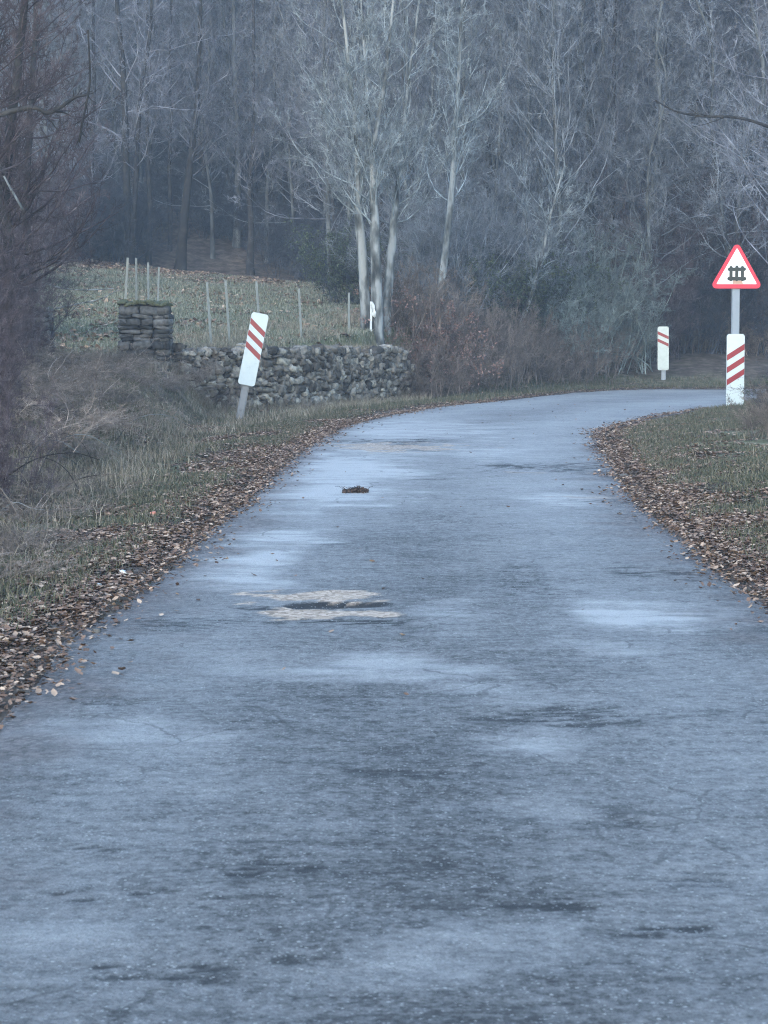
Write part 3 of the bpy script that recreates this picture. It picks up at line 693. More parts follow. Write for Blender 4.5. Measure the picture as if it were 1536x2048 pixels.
for px, Y, s in [(205, 79, 1.0), (245, 82, .9), (430, 84, .8), (560, 82, .9), (610, 80, 1.0), (655, 77, .9), (690, 74, .8), (150, 80, 1.), (480, 90, 1.1), (320, 92, 1.1), (380, 94, 1.1), (540, 92, 1.1), (290, 84, .7), (400, 86, .8), (460, 84, .7), (520, 85, .8), (640, 84, 1.1), (350, 88, .9), (100, 82, 1.), (180, 86, 1.2)]:
    spx('thicket', px, Y, "undergrowth_bush", "dark bare bush at the back edge of the field", gf, s, .85, 'twig_dark')
spx('lichen', 1205, 60.5, "lichen_shrub", "large grey green lichened shrub beyond the bend", None, 1.05, 1.0)
spx('lichen', 1140, 59.5, "lichen_shrub", "smaller grey green shrub between leaning tree and the large lichened one", None, .75, .9)
for px, Y, s, lb in [(950, 56, .95, "dull green ivy covered bush right of the white birch"), (1010, 58.5, 1.0, "dull green ivy bush behind the crooked leaning trees"), (1085, 60, 1.0, "dull green ivy bush right of the leaning pale tree"), (690, 60, .9, "dark ivy bush at the field's right corner left of the birch")]:
    spx('ivy', px, Y, "ivy_bush", lb, None, s, cat="bush")
# right verge
spx('ivy', 1585, 36.4, "dark_bush", "dark leafy bush just right of the crossing sign's foot", None, .42, .55, 'twig_dark', cat="bush")
spx('lowbrown', 1580, 34.6, "dark_bush", "low dark twiggy bush in front of the leafy one beside the sign", None, .7, .8, 'twig_dark', cat="bush")
spx('bramble', 1625, 34, "dark_bush", "dark tangled bush at the right border in front of the sign", None, .9, .6, 'twig_purple', cat="bush")
spx('thicket', 1625, 38, "blackthorn_bush", "dark dense bush cut by the right border beside the crossing sign", None, .36, .9, 'twig_dark')
for px, Y, s, lb in [(1560, 30, .7, "brown weedy clump below the dark bush on the right verge"), (1580, 35, .5, "small brown weed clump nearest the crossing sign"), (1590, 27, .8, "brown weed clump at the right border, nearest the camera")]:
    spx('lowbrown', px, Y, "weed_clump", lb, None, s, .9, 'twig_brown', cat="weeds")

# ------------------------------------------------------------------ stones
def stone_cloud(boxes, seed=1, jit=.16):
    """boxes: (centre(3), half size(3), yaw). Each stone is a lumpy rounded block"""
    bm = bmesh.new(); bmesh.ops.create_cube(bm, size=2); bmesh.ops.subdivide_edges(bm, edges=bm.edges[:], cuts=2, use_grid_fill=True)
    bv = np.array([v.co[:] for v in bm.verts]); bf = np.array([[v.index for v in f_.verts] for f_ in bm.faces]); bm.free()
    p = 7.0; bv = bv / ((np.abs(bv) ** p).sum(1) ** (1 / p))[:, None]
    r = np.random.default_rng(seed); V = []; Fs = []; o = 0
    for c, h, yaw in boxes:
        v = bv * (1 + r.normal(0, jit * .35, (len(bv), 1))) + r.normal(0, jit * .25, bv.shape)
        v = v * np.array(h); tl = r.normal(0, jit * .9); ca, sa = math.cos(tl), math.sin(tl)
        v = np.stack([v[:, 0] * ca - v[:, 2] * sa, v[:, 1], v[:, 0] * sa + v[:, 2] * ca], -1)
        ca, sa = math.cos(yaw), math.sin(yaw)
        v = np.stack([v[:, 0] * ca - v[:, 1] * sa, v[:, 0] * sa + v[:, 1] * ca, v[:, 2]], -1) + np.array(c)
        V.append(v); Fs.append(bf + o); o += len(bv)
    return np.vstack(V), np.vstack(Fs)

def stone_mat(name, cols, moss=0.):
    m, n, l, b = new_mat(name, .9, .2)
    g = n.new("ShaderNodeNewGeometry"); r = ramp(n, cols); l.new(g.outputs["Random Per Island"], r.inputs[0])
    tc = n.new("ShaderNodeTexCoord"); nz = n.new("ShaderNodeTexNoise"); nz.inputs["Scale"].default_value = 14; nz.inputs["Detail"].default_value = 8
    l.new(tc.outputs["Object"], nz.inputs["Vector"])
    r2 = ramp(n, [(.45, .45, .45), (1, 1, 1), (1.5, 1.5, 1.45)], [.3, .5, .7]); l.new(nz.outputs[0], r2.inputs[0])
    mm = n.new("ShaderNodeMixRGB"); mm.blend_type = 'MULTIPLY'; mm.inputs[0].default_value = 1; l.new(r.outputs[0], mm.inputs[1]); l.new(r2.outputs[0], mm.inputs[2])
    l.new(mm.outputs[0], b.inputs["Base Color"])
    bp = n.new("ShaderNodeBump"); bp.inputs["Strength"].default_value = .6; bp.inputs["Distance"].default_value = .02; l.new(nz.outputs[0], bp.inputs["Height"]); l.new(bp.outputs[0], b.inputs["Normal"])
    return m
M['rubble'] = stone_mat("rubble_stone", [(.035, .031, .027), (.10, .087, .074), (.19, .168, .145), (.06, .053, .046), (.31, .285, .245), (.13, .113, .096)])
M['slate'] = stone_mat("slate_stone", [(.018, .018, .018), (.055, .053, .05), (.11, .105, .10), (.035, .035, .035), (.17, .16, .15)])
M['moss'] = noise_mat("moss", [(.04, .045, .027), (.09, .095, .055), (.17, .165, .11)], 12, 6, bump=.8)
M['earthcore'] = noise_mat("wall_core", [(.02, .018, .016), (.05, .045, .04)], 9, 6)

boxes = []; rr0 = random.Random(3)
wc = catmull(WALL, 200); warc = np.concatenate([[0], np.cumsum(np.hypot(*np.diff(wc, axis=0).T))])
core = []
for face in (0, 1):
    zc = 0.0
    course = 0
    while zc < 1.55:
        hh = rr0.uniform(.035, .07); s_ = rr0.uniform(0, .2)
        while s_ < warc[-1]:
            ww = rr0.choice([rr0.uniform(.04, .09), rr0.uniform(.07, .17)])
            sm = s_ + ww; x = np.interp(sm, warc, wc[:, 0]); y = np.interp(sm, warc, wc[:, 1])
            x2 = np.interp(sm + .05, warc, wc[:, 0]); y2 = np.interp(sm + .05, warc, wc[:, 1]); yaw = math.atan2(y2 - y, x2 - x)
            nx_, ny_ = -math.sin(yaw), math.cos(yaw)
            base = float(zroad(y)) - .12
            top = P(450, 700, y)[2] + .03 - .16 * sstep(11.3, 12.2, sm) + .10 * float(fbm(np.array([sm * 2.2]), np.array([0.]), 3, 4)[0])
            zz = base + zc + hh
            ragged = top - .5 * float(sstep(warc[-1] - 1.6, warc[-1], np.array(sm)))
            if zz < ragged and not (face and zz < ragged - .35):
                off = -.18 + face * .36 + rr0.uniform(-.035, .035)
                boxes.append(((x + nx_ * off, y + ny_ * off, zz + rr0.uniform(-.035, .035)), (ww * rr0.uniform(.8, 1.1), .13, hh * rr0.uniform(.7, 1.5)), yaw + rr0.uniform(-.2, .2)))
            s_ += ww * 2 * .98
        zc += hh * 1.9
W0 = np.array([WALL[0, 0], WALL[0, 1], 0.])
v, f_ = stone_cloud(boxes, 2, .3); v -= W0
wall = link("stone_wall", None, loc=W0, label="long low dry stone wall of rubble retaining the field", cat="wall")
link("wall_stones", np_mesh("wall_stones", v, f_, M['rubble']), wall)
cp = []; 
for i in range(0, 200, 4): cp.append(wc[i])
cp = np.array(cp); cd = nrm(np.gradient(cp, axis=0)); cn = np.stack([-cd[:, 1], cd[:, 0]], -1)
zt = np.array([P(450, 700, y)[2] - .07 - .55 * sstep(-2.2, -.1, x - WALL[-1, 0]) for x, y in cp]); zb = zroad(cp[:, 1]) - .4
ring = np.stack([np.column_stack([cp - cn * .13, zb]), np.column_stack([cp - cn * .13, zt]), np.column_stack([cp + cn * .13, zt]), np.column_stack([cp + cn * .13, zb])], 1)
nn_ = len(cp); cf = []
for i in range(nn_ - 1):
    for j in range(3): a_ = i * 4 + j; cf.append([a_, a_ + 1, a_ + 5, a_ + 4])
cf += [[0, 1, 2, 3], [(nn_ - 1) * 4 + k for k in (3, 2, 1, 0)]]
link("wall_core", np_mesh("wall_core", ring.reshape(-1, 3) - W0, np.array(cf), M['earthcore']), wall)

def pillar(px0, px1, pytop, pybot, Y, dep, label, seed):
    a_ = P(px0, pytop, Y); b_ = P(px1, pytop, Y); c0 = (a_[0] + b_[0]) / 2; hw = (b_[0] - a_[0]) / 2
    zt = a_[2]; zb = min(P(px0, pybot, Y)[2], h1(c0, Y)) - .25
    root = bpy.data.objects.new("stone_pillar", None); COL.objects.link(root); root.location = (c0, Y + dep / 2, zb)
    root["label"] = label; root["category"] = "pillar"
    r = random.Random(seed); bx = []; z = 0; H = zt - zb
    while z < H - .06:
        hh = r.uniform(.022, .05) if r.random() < .7 else r.uniform(.055, .085)
        z2 = z + hh
        for side in range(4):
            L_ = hw if side % 2 == 0 else dep / 2
            s_ = -L_ + r.uniform(0, .05)
            while s_ < L_ - .02:
                ww = min(r.uniform(.07, .2), (L_ - s_) / 2 + .02)
                u_ = s_ + ww; o_ = r.uniform(-.035, .03) - .09
                if side == 0: c = (u_, -dep / 2 - o_, z2); yw = 0
                elif side == 2: c = (u_, dep / 2 + o_, z2); yw = 0
                elif side == 1: c = (hw + o_, u_, z2); yw = math.pi / 2
                else: c = (-hw - o_, u_, z2); yw = math.pi / 2
                bx.append((c, (ww * 1.0, .1, hh * 1.05), yw + r.uniform(-.16, .16))); s_ += ww * 2
        z = z2 + hh
    v, f_ = stone_cloud(bx, seed, .17)
    link("stones", np_mesh("pillar_stones", v, f_, M['slate']), root)
    bm = bmesh.new(); bmesh.ops.create_cube(bm, size=1, matrix=Matrix.Translation((0, 0, H / 2 - .02)) @ Matrix.Diagonal((hw * 2 - .2, dep - .2, H - .06, 1)))
    me = bpy.data.meshes.new("core"); bm.to_mesh(me); bm.free(); me.materials.append(M['earthcore']); link("core", me, root)
    # mossy cap
    bx = []
    for i in range(7):
        for j in range(5):
            bx.append(((-hw + hw * 2 * (i + .5) / 7, -dep / 2 + dep * (j + .5) / 5, H + r.uniform(-.015, .025) - .03 * (i > 5)), (hw / 5.2, dep / 7, .032), r.uniform(-.2, .2)))
    v, f_ = stone_cloud(bx, seed + 3, .3)
    link("moss_cap", np_mesh("moss_cap", v, f_, M['moss'], True), root)
    return root
pillar(236, 334, 607, 722, 38.9, .75, "squat slate stone gate pillar with mossy top at the wall's left end", 5)
pillar(28, 92, 614, 712, 38.0, .7, "darker stone gate pillar half hidden by thorn branches on the left", 8)
# fallen stones by the broken wall end
gst = "stones fallen from the wall end"
for i, (dx, dy, s) in enumerate([(.15, -.3, .13), (.45, -.15, .17), (.75, .1, .15), (.5, .25, .2), (1.0, .3, .12), (.3, -.55, .1)]):
    x = WALL[-1, 0] + dx - .2; y = WALL[-1, 1] + dy
    v, f_ = stone_cloud([((0, 0, 0), (s * 1.3, s, s * .8), i * 1.1)], 40 + i, .25)
    o = link("fallen_stone", np_mesh("fallen_stone", v, f_, M['slate']), None, (x, y, h1(x, y) + s * .55), "dark tumbled stone at the broken right end of the wall", "stone", gst)

# ------------------------------------------------------------------ fence posts
M['galv'] = noise_mat("galvanised_steel", [(.07, .083, .085), (.125, .145, .145), (.19, .21, .21)], 9, 5, rough=.55, spec=.5)
M['galv'].node_tree.nodes["Principled BSDF"].inputs["Metallic"].default_value = .35
M['white_paint'] = noise_mat("white_paint", [(.2, .22, .22), (.38, .41, .41), (.5, .53, .53)], 7, 8, rough=.45, spec=.4, pos=[.22, .36, .5])
def bm_obj(name, bm, mat, parent=None, **kw):
    me = bpy.data.meshes.new(name); bm.normal_update(); bm.to_mesh(me); bm.free(); me.materials.append(mat)
    return link(name, me, parent, **kw)
def post_mesh():
    """a rolled steel T section post with notched flange and a small cap"""
    bm = bmesh.new(); prof = [(-.025, 0), (.025, 0), (.025, .006), (.004, .006), (.004, .035), (-.004, .035), (-.004, .006), (-.025, .006)]
    lo = [bm.verts.new((x, y, -.3)) for x, y in prof]; hi = [bm.verts.new((x, y, 1.0)) for x, y in prof]
    for i in range(8): bm.faces.new((lo[i], lo[(i + 1) % 8], hi[(i + 1) % 8], hi[i]))
    bm.faces.new(hi); bm.faces.new(lo[::-1])
    for k in range(8):
        bmesh.ops.create_cube(bm, size=1, matrix=Matrix.Translation((0, -.004, .08 + k * .12)) @ Matrix.Diagonal((.02, .008, .012, 1)))
    bmesh.ops.recalc_face_normals(bm, faces=bm.faces)
    me = bpy.data.meshes.new("post"); bm.to_mesh(me); bm.free(); me.materials.append(M['galv']); return me
pm = post_mesh()
posts = [(245, 515, 612, 44, 4, "leftmost fence post, tallest of the four above the stone pillar"), (273, 516, 612, 46, 0, "second fence post from the left, above the pillar"),
         (297, 525, 612, 49, 0, "third fence post from the left, above the pillar"), (315, 534, 612, 52, 2, "fourth fence post from the left, at pillar's right edge"),
         (423, 563, 700, 42.6, -3.5, "fence post behind the wall, first right of the pillar"), (460, 560, 698, 43.4, -3.5, "fence post leaning beside the left countdown board"),
         (523, 562, 705, 44.4, -4, "fence post whose foot hides behind the left countdown board"), (604, 577, 707, 45.2, -2.5, "fence post midway between the board and the birch"),
         (698, 585, 712, 47.4, 0, "greenish fence post just left of the birch"), (741, 603, 700, 47.9, 1, "whitish fence post with a rag right before the birch stems")]
for i, (px, t_, b_, Y, lean, lb) in enumerate(posts):
    bt = P(px, b_, Y); tp = P(px, t_, Y); zb = min(bt[2], h1(bt[0], Y)); Lh = tp[2] - zb
    o = link("fence_post", pm, None, (bt[0], Y, zb), lb, "fence post", "steel posts of the field fence")
    o.rotation_euler = (0, R(lean), random.uniform(-.2, .2)); o.scale = (.95, 1.0, Lh)
    if i == 9:
        o.material_slots[0].link = 'OBJECT'; o.material_slots[0].material = M['white_paint']
        # rag hanging from the post top
        V = []; r = np.random.default_rng(4)
        for j in range(9):
            t2 = j / 8
            for k in range(5):
                V.append((.02 + .05 * t2 ** .6 + (k / 4 - .3) * (.05 + .03 * t2) + .01 * math.sin(j * 1.7 + k), -.03 - .015 * math.cos(k * 2.1 + j), -.32 * t2 + .02 * math.sin(k * 2)))
        rg_ = link("rag", np_mesh("rag", np.array(V), grid_faces(9, 5), M['white_paint'], True), None, tp + np.array([0, -.02, -.02]), "thin white rag hanging from the top of the post before the birch", "rag")
        s2 = rg_.modifiers.new("cloth", 'SOLIDIFY'); s2.thickness = .004

# ------------------------------------------------------------------ countdown boards and crossing sign
def paint(name, col, dirt=.25, scale=9):
    m, n, l, b = new_mat(name, .4, .45)
    tc = n.new("ShaderNodeTexCoord"); nz = n.new("ShaderNodeTexNoise"); nz.inputs["Scale"].default_value = scale; nz.inputs["Detail"].default_value = 9; nz.inputs["Roughness"].default_value = .7
    l.new(tc.outputs["Object"], nz.inputs["Vector"])
    r = ramp(n, [tuple(c * (1 - dirt * 1.6) for c in col), tuple(c * (1 - dirt * .3) for c in col), col], [.28, .42, .55]); l.new(nz.outputs[0], r.inputs[0])
    l.new(r.outputs[0], b.inputs["Base Color"]); return m
M['board_white'] = paint("board_white", (.42, .48, .49), .16)
M['board_stained'] = paint("board_stained", (.42, .48, .46), .36, 5)
M['stripe_red'] = paint("stripe_red", (.20, .009, .013), .2)
M['sign_red'] = paint("sign_red", (.60, .018, .045), .08)
M['sign_white'] = paint("sign_white", (.66, .67, .68), .06)
M['sign_black'] = paint("sign_black", (.006, .012, .010), .1)
M['rust'] = paint("rust_stain", (.36, .22, .16), .3)
M['scribble'] = paint("faded_ink", (.42, .40, .45), .1)
M['steel_post'] = paint("steel_post", (.19, .225, .27), .22, 6); M['steel_post'].node_tree.nodes["Principled BSDF"].inputs["Metallic"].default_value = .3
M['wood_post'] = paint("weathered_post", (.15, .16, .175), .4, 8)

def rrect(w, h, r, seg=6):
    pts = []
    for cx, cz, a0 in ((w / 2 - r, h - r, 0), (-w / 2 + r, h - r, 90), (-w / 2 + r, r, 180), (w / 2 - r, r, 270)):
        for k in range(seg + 1):
            a_ = R(a0 + 90 * k / seg); pts.append((cx + r * math.cos(a_), cz + r * math.sin(a_)))
    return pts
def slab(pts, y0, y1, bevel=.0):
    bm = bmesh.new(); A_ = [bm.verts.new((x, y0, z)) for x, z in pts]; B_ = [bm.verts.new((x, y1, z)) for x, z in pts]
    k = len(pts); bm.faces.new(A_); bm.faces.new(B_[::-1])
    for i in range(k): bm.faces.new((A_[i], B_[i], B_[(i + 1) % k], A_[(i + 1) % k]))
    bmesh.ops.recalc_face_normals(bm, faces=bm.faces)
    if bevel:
        bmesh.ops.bevel(bm, geom=[e for e in bm.edges if abs(e.verts[0].co.y - e.verts[1].co.y) < 1e-6], offset=bevel, segments=2, affect='EDGES')
    return bm
def box_post(w, d, z0, z1):
    bm = slab([(w / 2, z1), (-w / 2, z1), (-w / 2, z0), (w / 2, z0)], -d / 2, d / 2)
    bmesh.ops.bevel(bm, geom=[e for e in bm.edges if abs(e.verts[0].co.z - e.verts[1].co.z) > .1], offset=min(w, d) * .2, segments=3, affect='EDGES'); return bm
def board(root, w, h, z0, nstripes, direction, ztop_frac, mat, sw=.075, gap=.215, rise=.62, th=.045, y=0, crad=.05):
    bm = slab([(x, z + z0) for x, z in rrect(w, h, crad)], y - th, y, .006)
    bd = bm_obj("board", bm, M[mat], root)
    for k in range(nstripes):
        zc = z0 + h * (1 - ztop_frac) - k * gap
        hw = w / 2 - .004; dz = rise * w / 2 * direction
        bm = slab([(hw, zc + dz + sw / 2), (-hw, zc - dz + sw / 2), (-hw, zc - dz - sw / 2), (hw, zc + dz - sw / 2)], y - th - .002, y - th + .002)
        bm_obj("stripe", bm, M['stripe_red'], bd)
    return bd
# left leaning board
lp = P(478, 838, 38.6); lp[2] = h1(lp[0], lp[1])
top = P(521, 627, 38.6); Lh = math.hypot(top[0] - lp[0], top[2] - lp[2]); lean = math.atan2(top[0] - lp[0], top[2] - lp[2])
t = link("countdown_board", None, None, lp, "tilted white countdown board with three red stripes before the stone wall", "road sign", "railway crossing countdown boards")
t.rotation_euler = (R(-2), lean, R(4))
bm_obj("post", box_post(.13, .09, -.4, Lh - .12), M['wood_post'], t)
board(t, .30, 1.28, Lh - 1.28, 3, -1, .20, 'board_white', sw=.098, gap=.205, rise=.66, y=-.048)
# far board
fp = P(1327, 769, 59.3); fp[2] = h1(fp[0], fp[1]); ft = P(1325, 653, 59.3)
t = link("countdown_board", None, None, fp, "distant stained countdown board with two red stripes beyond the bend", "road sign", "railway crossing countdown boards")
t.rotation_euler = (0, R(-.6), R(-14)); hh = ft[2] - fp[2]
bm_obj("post", box_post(.12, .09, -.4, hh - .12), M['steel_post'], t)
board(t, .30, 1.17, hh - 1.17, 2, -1, .20, 'board_stained', sw=.085, gap=.195, rise=.46, y=-.048)
# crossing sign with its board
sp = P(1468, 822, 40.2); sp[2] = h1(sp[0], sp[1]); SC = 40.2 / FPX
t = link("crossing_sign", None, None, sp, "red triangular level crossing sign on steel post above a striped board", "road sign")
t.rotation_euler = (0, 0, R(3))
zpix = lambda py: P(1468, py, 40.2)[2] - sp[2]
bm_obj("post", box_post(.145, .07, -.5, zpix(520)), M['steel_post'], t)
zb_ = zpix(816)
board(t, .327, zpix(668) - zb_, zb_, 3, 1, .245, 'board_white', sw=.108, gap=.225, rise=.62, y=-.04)
def rtri(w, h, r, z0, seg=6):
    V = [(-w / 2, z0), (w / 2, z0), (0, z0 + h)]; out = []
    for i in range(3):
        p = Vector(V[i]); a_ = (Vector(V[i - 1]) - p).normalized(); b_ = (Vector(V[(i + 1) % 3]) - p).normalized()
        ang = a_.angle(b_) / 2; d = r / math.sin(ang); c = p + (a_ + b_).normalized() * d
        s_ = r / math.tan(ang); p1 = p + a_ * s_; p2 = p + b_ * s_
        v1 = p1 - c; v2 = p2 - c; a1 = math.atan2(v1.y, v1.x); a2 = math.atan2(v2.y, v2.x)
        while a2 < a1: a2 += 2 * math.pi
        for k in range(seg + 1):
            q = a1 + (a2 - a1) * k / seg; out.append((c.x + r * math.cos(q), c.y + r * math.sin(q)))
    return out
zt0 = zpix(577)
pl = link("triangle_plate", None, t)
me = slab(rtri(.98, .86, .07, zt0), -.075, -.045, .004); mme = bpy.data.meshes.new("plate"); me.to_mesh(mme); me.free(); mme.materials.append(M['sign_red'])
bpy.data.objects.remove(pl); pl = link("triangle_plate", mme, t)
bm_obj("white_face", slab(rtri(.745, .655, .012, zt0 + .078), -.078, -.0755), M['sign_white'], pl)
bm = bmesh.new()
def add_bar(bm, x0, z0_, x1, z1_, w, y0, y1):
    d = Vector((x1 - x0, z1_ - z0_)); Ld = d.length; d.normalize(); nn2 = Vector((-d.y, d.x)) * w / 2; pts = []
    for c, s_ in ((Vector((x1, z1_)), 1), (Vector((x0, z0_)), -1)):
        for k in range(7):
            q = -math.pi / 2 + math.pi * k / 6; pts.append(c + (d * math.cos(q) + nn2.normalized() * math.sin(q)) * w / 2 * s_)
    A_ = [bm.verts.new((p.x, y0, p.y)) for p in pts]; B_ = [bm.verts.new((p.x, y1, p.y)) for p in pts]; k = len(pts)
    bm.faces.new(A_); bm.faces.new(B_[::-1])
    for i in range(k): bm.faces.new((A_[i], B_[i], B_[(i + 1) % k], A_[(i + 1) % k]))
zq = lambda zy: zt0 + (1185 - zy) / 1230; xq = lambda zx: (zx - 780) / 1230
for a_ in [(650, 720, 648, 990), (780, 710, 778, 990), (905, 720, 908, 990)]: add_bar(bm, xq(a_[0]), zq(a_[1]), xq(a_[2]), zq(a_[3]), .058, -.0815, -.0785)
add_bar(bm, xq(615), zq(762), xq(945), zq(758), .064, -.0822, -.0788); add_bar(bm, xq(608), zq(968), xq(955), zq(968), .068, -.0822, -.0788)
bmesh.ops.recalc_face_normals(bm, faces=bm.faces); bm_obj("fence_symbol", bm, M['sign_black'], pl)
bm = bmesh.new(); sc_ = [(745, 655), (752, 600), (768, 545), (800, 500), (835, 480)]
for a_, b_ in zip(sc_[:-1], sc_[1:]): add_bar(bm, xq(a_[0]), zq(a_[1]), xq(b_[0]), zq(b_[1]), .010, -.0800, -.0786)
bm_obj("scribble", bm, M['scribble'], pl)
bm = slab([(xq(700), zq(1010)), (xq(900), zq(1015)), (xq(925), zq(1085)), (xq(690), zq(1085))], -.0790, -.0785); bm_obj("rust_stain", bm, M['rust'], pl)
for zz in (zt0 + .14, zt0 + .42):
    bm_obj("bracket", slab([(.11, zz + .02), (-.11, zz + .02), (-.11, zz - .02), (.11, zz - .02)], -.0445, -.0355), M['steel_post'], pl)

# ------------------------------------------------------------------ leaf litter, grass
def sample(n, x0, x1, y0, y1, dens, seed):
    r = np.random.default_rng(seed); x = r.uniform(x0, x1, n); y = r.uniform(y0, y1, n); q = np.abs(x) < y * .19 + 1.4; x = x[q]; y = y[q]
    z, d, lf = height(x, y); k = r.random(len(x)) < dens(x, y, z, d, lf); return np.stack([x, y, z], -1)[k], d[k], lf[k]
def leaves_mesh(pos, size, seed, lift=.012, tilt=.5):
    r = np.random.default_rng(seed); n_ = len(pos); az = r.random(n_) * 6.283
    nn3 = nrm(np.stack([r.normal(0, tilt, n_), r.normal(0, tilt, n_), np.ones(n_)], -1))
    a_ = nrm(np.cross(nn3, np.stack([np.cos(az), np.sin(az), np.zeros(n_)], -1))); b_ = np.cross(nn3, a_)
    s_ = (size * (.55 + .9 * r.random(n_)))[:, None]; c = pos + np.array([0, 0, lift]) * (.5 + 2 * r.random((n_, 1)))
    cv = r.uniform(.1, .6, (n_, 1)); up_ = nn3 * s_
    V = np.stack([c - a_ * s_ + up_ * cv * .5, c - a_ * s_ * .3 + b_ * s_ * .6 + up_ * cv, c + a_ * s_ * .5 + b_ * s_ * .5 + up_ * cv * .8, c + a_ * s_ * 1.1 + up_ * cv,
                  c + a_ * s_ * .5 - b_ * s_ * .5 + up_ * cv * .5, c - a_ * s_ * .3 - b_ * s_ * .6 + up_ * cv * .9, c + up_ * 0], 1).reshape(-1, 3)
    i = np.arange(n_)[:, None] * 7
    Fc = np.concatenate([np.hstack([i, i + 6, i + 1, i + 1])[:, :3], np.hstack([i + 1, i + 6, i + 2]), np.hstack([i + 2, i + 6, i + 3]), np.hstack([i + 3, i + 6, i + 4]), np.hstack([i + 4, i + 6, i + 5]), np.hstack([i + 5, i + 6, i])], 0)
    return V, Fc
def blades_mesh(pos, h, w, seed, lean=.5):
    r = np.random.default_rng(seed); n_ = len(pos); az = r.random(n_) * 6.283; hh = (h * (.4 + .9 * r.random(n_)))[:, None]
    s_ = np.stack([np.cos(az), np.sin(az), np.zeros(n_)], -1) * w / 2; ld = nrm(np.stack([r.normal(0, 1, n_), r.normal(0, 1, n_), np.zeros(n_)], -1)) * lean * r.random((n_, 1))
    mid_ = pos + hh * .55 * nrm(np.array([0, 0, 1.]) + ld * .6); tip = mid_ + hh * .5 * nrm(np.array([0, 0, .8]) + ld * 2)
    V = np.stack([pos - s_ - [0, 0, .01], pos + s_ - [0, 0, .01], mid_ + s_ * .8, mid_ - s_ * .8, tip], 1).reshape(-1, 3); i = np.arange(n_)[:, None] * 5
    return V, np.concatenate([np.hstack([i, i + 1, i + 2]), np.hstack([i, i + 2, i + 3]), np.hstack([i + 3, i + 2, i + 4])], 0)
def clump(x, y, s, seed): return .5 + .5 * fbm(x * s, y * s, 4, seed)
def dens_litter(x, y, z, d, lf):
    k = sstep(-.02, .12, d) * (1 - sstep(.4, 1.3, d) * .82) * sstep(.40, .60, clump(x, y, 1.9, 50) + .16 * (1 - sstep(.3, 1.0, d)))
    fan = lf * sstep(27, 31, y) * (1 - sstep(39, 41, y)) * sstep(.3, .8, d) * (1 - sstep(2.4, 3.4, d)) * sstep(.38, .6, clump(x, y, 1.9, 57))
    return np.maximum(k, fan) * (1 - sstep(5, 7, d))
def infr(x, y): return np.abs(x) < y * .19 + 1.4
a1, d1, _ = sample(1000000, -7, 8.5, 8.5, 36, lambda x, y, z, d, lf: dens_litter(x, y, z, d, lf) * infr(x, y) * .75, 60)
a2, d2, _ = sample(160000, -7, 11, 36, 60, lambda x, y, z, d, lf: dens_litter(x, y, z, d, lf) * infr(x, y), 61)
A1 = np.vstack([a1, a2]); v, f_ = leaves_mesh(A1, .021, 62, tilt=.2, lift=.006)
print("litter", len(A1))
link("leaf_litter", np_mesh("leaf_litter", v, f_, M['leaf_dead']), label="brown and tan fallen leaves lining both road edges", cat="fallen leaves", kind="stuff")
a3, _, _ = sample(120000, -16, 3, 40, 78, lambda x, y, z, d, lf: (d > 1.8) * infr(x, y) * (.25 + .75 * sstep(66, 76, y)) * sstep(.35, .6, clump(x, y, .7, 51)), 63)
v, f_ = leaves_mesh(a3, .06, 64)
link("field_leaves", np_mesh("field_leaves", v, f_, M['leaf_dead']), label="pale fallen leaves scattered across the sloping field", cat="fallen leaves", kind="stuff")
a5, _, _ = sample(900000, -5, 7, 8.5, 36, lambda x, y, z, d, lf: infr(x, y) * sstep(-.01, .02, d) * (1 - sstep(.7, 1.5, d)) * .8, 67)
v, f_ = leaves_mesh(a5, .010, 68, tilt=.35, lift=.003)
link("leaf_mould", np_mesh("leaf_mould", v, f_, M['mould']), label="matted dark brown leaf crumbs along both edges of the near road", cat="fallen leaves", kind="stuff")
# scattered leaves and grit on the asphalt near its edges
a4, _, _ = sample(500000, -4, 6, 9, 45, lambda x, y, z, d, lf: (d < .001) * infr(x, y), 65)
bestd = np.minimum(polydist(a4[:, 0], a4[:, 1], Lsub)[0], polydist(a4[:, 0], a4[:, 1], Rsub)[0]); kp = np.random.default_rng(1).random(len(a4)) < np.exp(-(bestd / (.05 + .20 * clump(a4[:, 0], a4[:, 1], 1.3, 90))) ** 1.5) * .95 + .0005
a4 = a4[kp]; a4[:, 2] = zroad(a4[:, 1]) + .012
v, f_ = leaves_mesh(a4, .017, 66, lift=.006, tilt=.3)
link("road_leaves", np_mesh("road_leaves", v, f_, M['leaf_dead']), label="few dead leaves lying on the asphalt beside its edges", cat="fallen leaves", kind="stuff")
# grass
g1, _, _ = sample(620000, -7, 8.5, 8.5, 38, lambda x, y, z, d, lf: infr(x, y) * sstep(.12, .45, d) * (1 - sstep(3.5, 6, d)) * sstep(.33, .55, clump(x, y, 1.1, 52)), 70)
g2, _, _ = sample(300000, -8, 14, 38, 63, lambda x, y, z, d, lf: infr(x, y) * sstep(.1, .5, d) * (1 - sstep(1.6, 3.0, d)) * sstep(.25, .55, clump(x, y, 1.1, 53)), 71)
v1, f1 = blades_mesh(g1, .062, .008, 72, 1.2); v2, f2 = blades_mesh(g2, .10, .010, 73, .8)
print("grass", len(g1) + len(g2))
v, f_ = merge([(v1, f1), (v2, f2)])
link("verge_grass", np_mesh("verge_grass", v, f_, M['grass']), label="short dull green grass along both verges", cat="grass", kind="stuff")
g3, _, _ = sample(420000, -16, 2, 40, 78, lambda x, y, z, d, lf: infr(x, y) * (d > 1.9) * (1 - .8 * sstep(68, 75, y)) * (.25 + .75 * sstep(.35, .6, clump(x, y, .5, 54))), 74)
v, f_ = blades_mesh(g3, .10, .016, 75, 1.2)
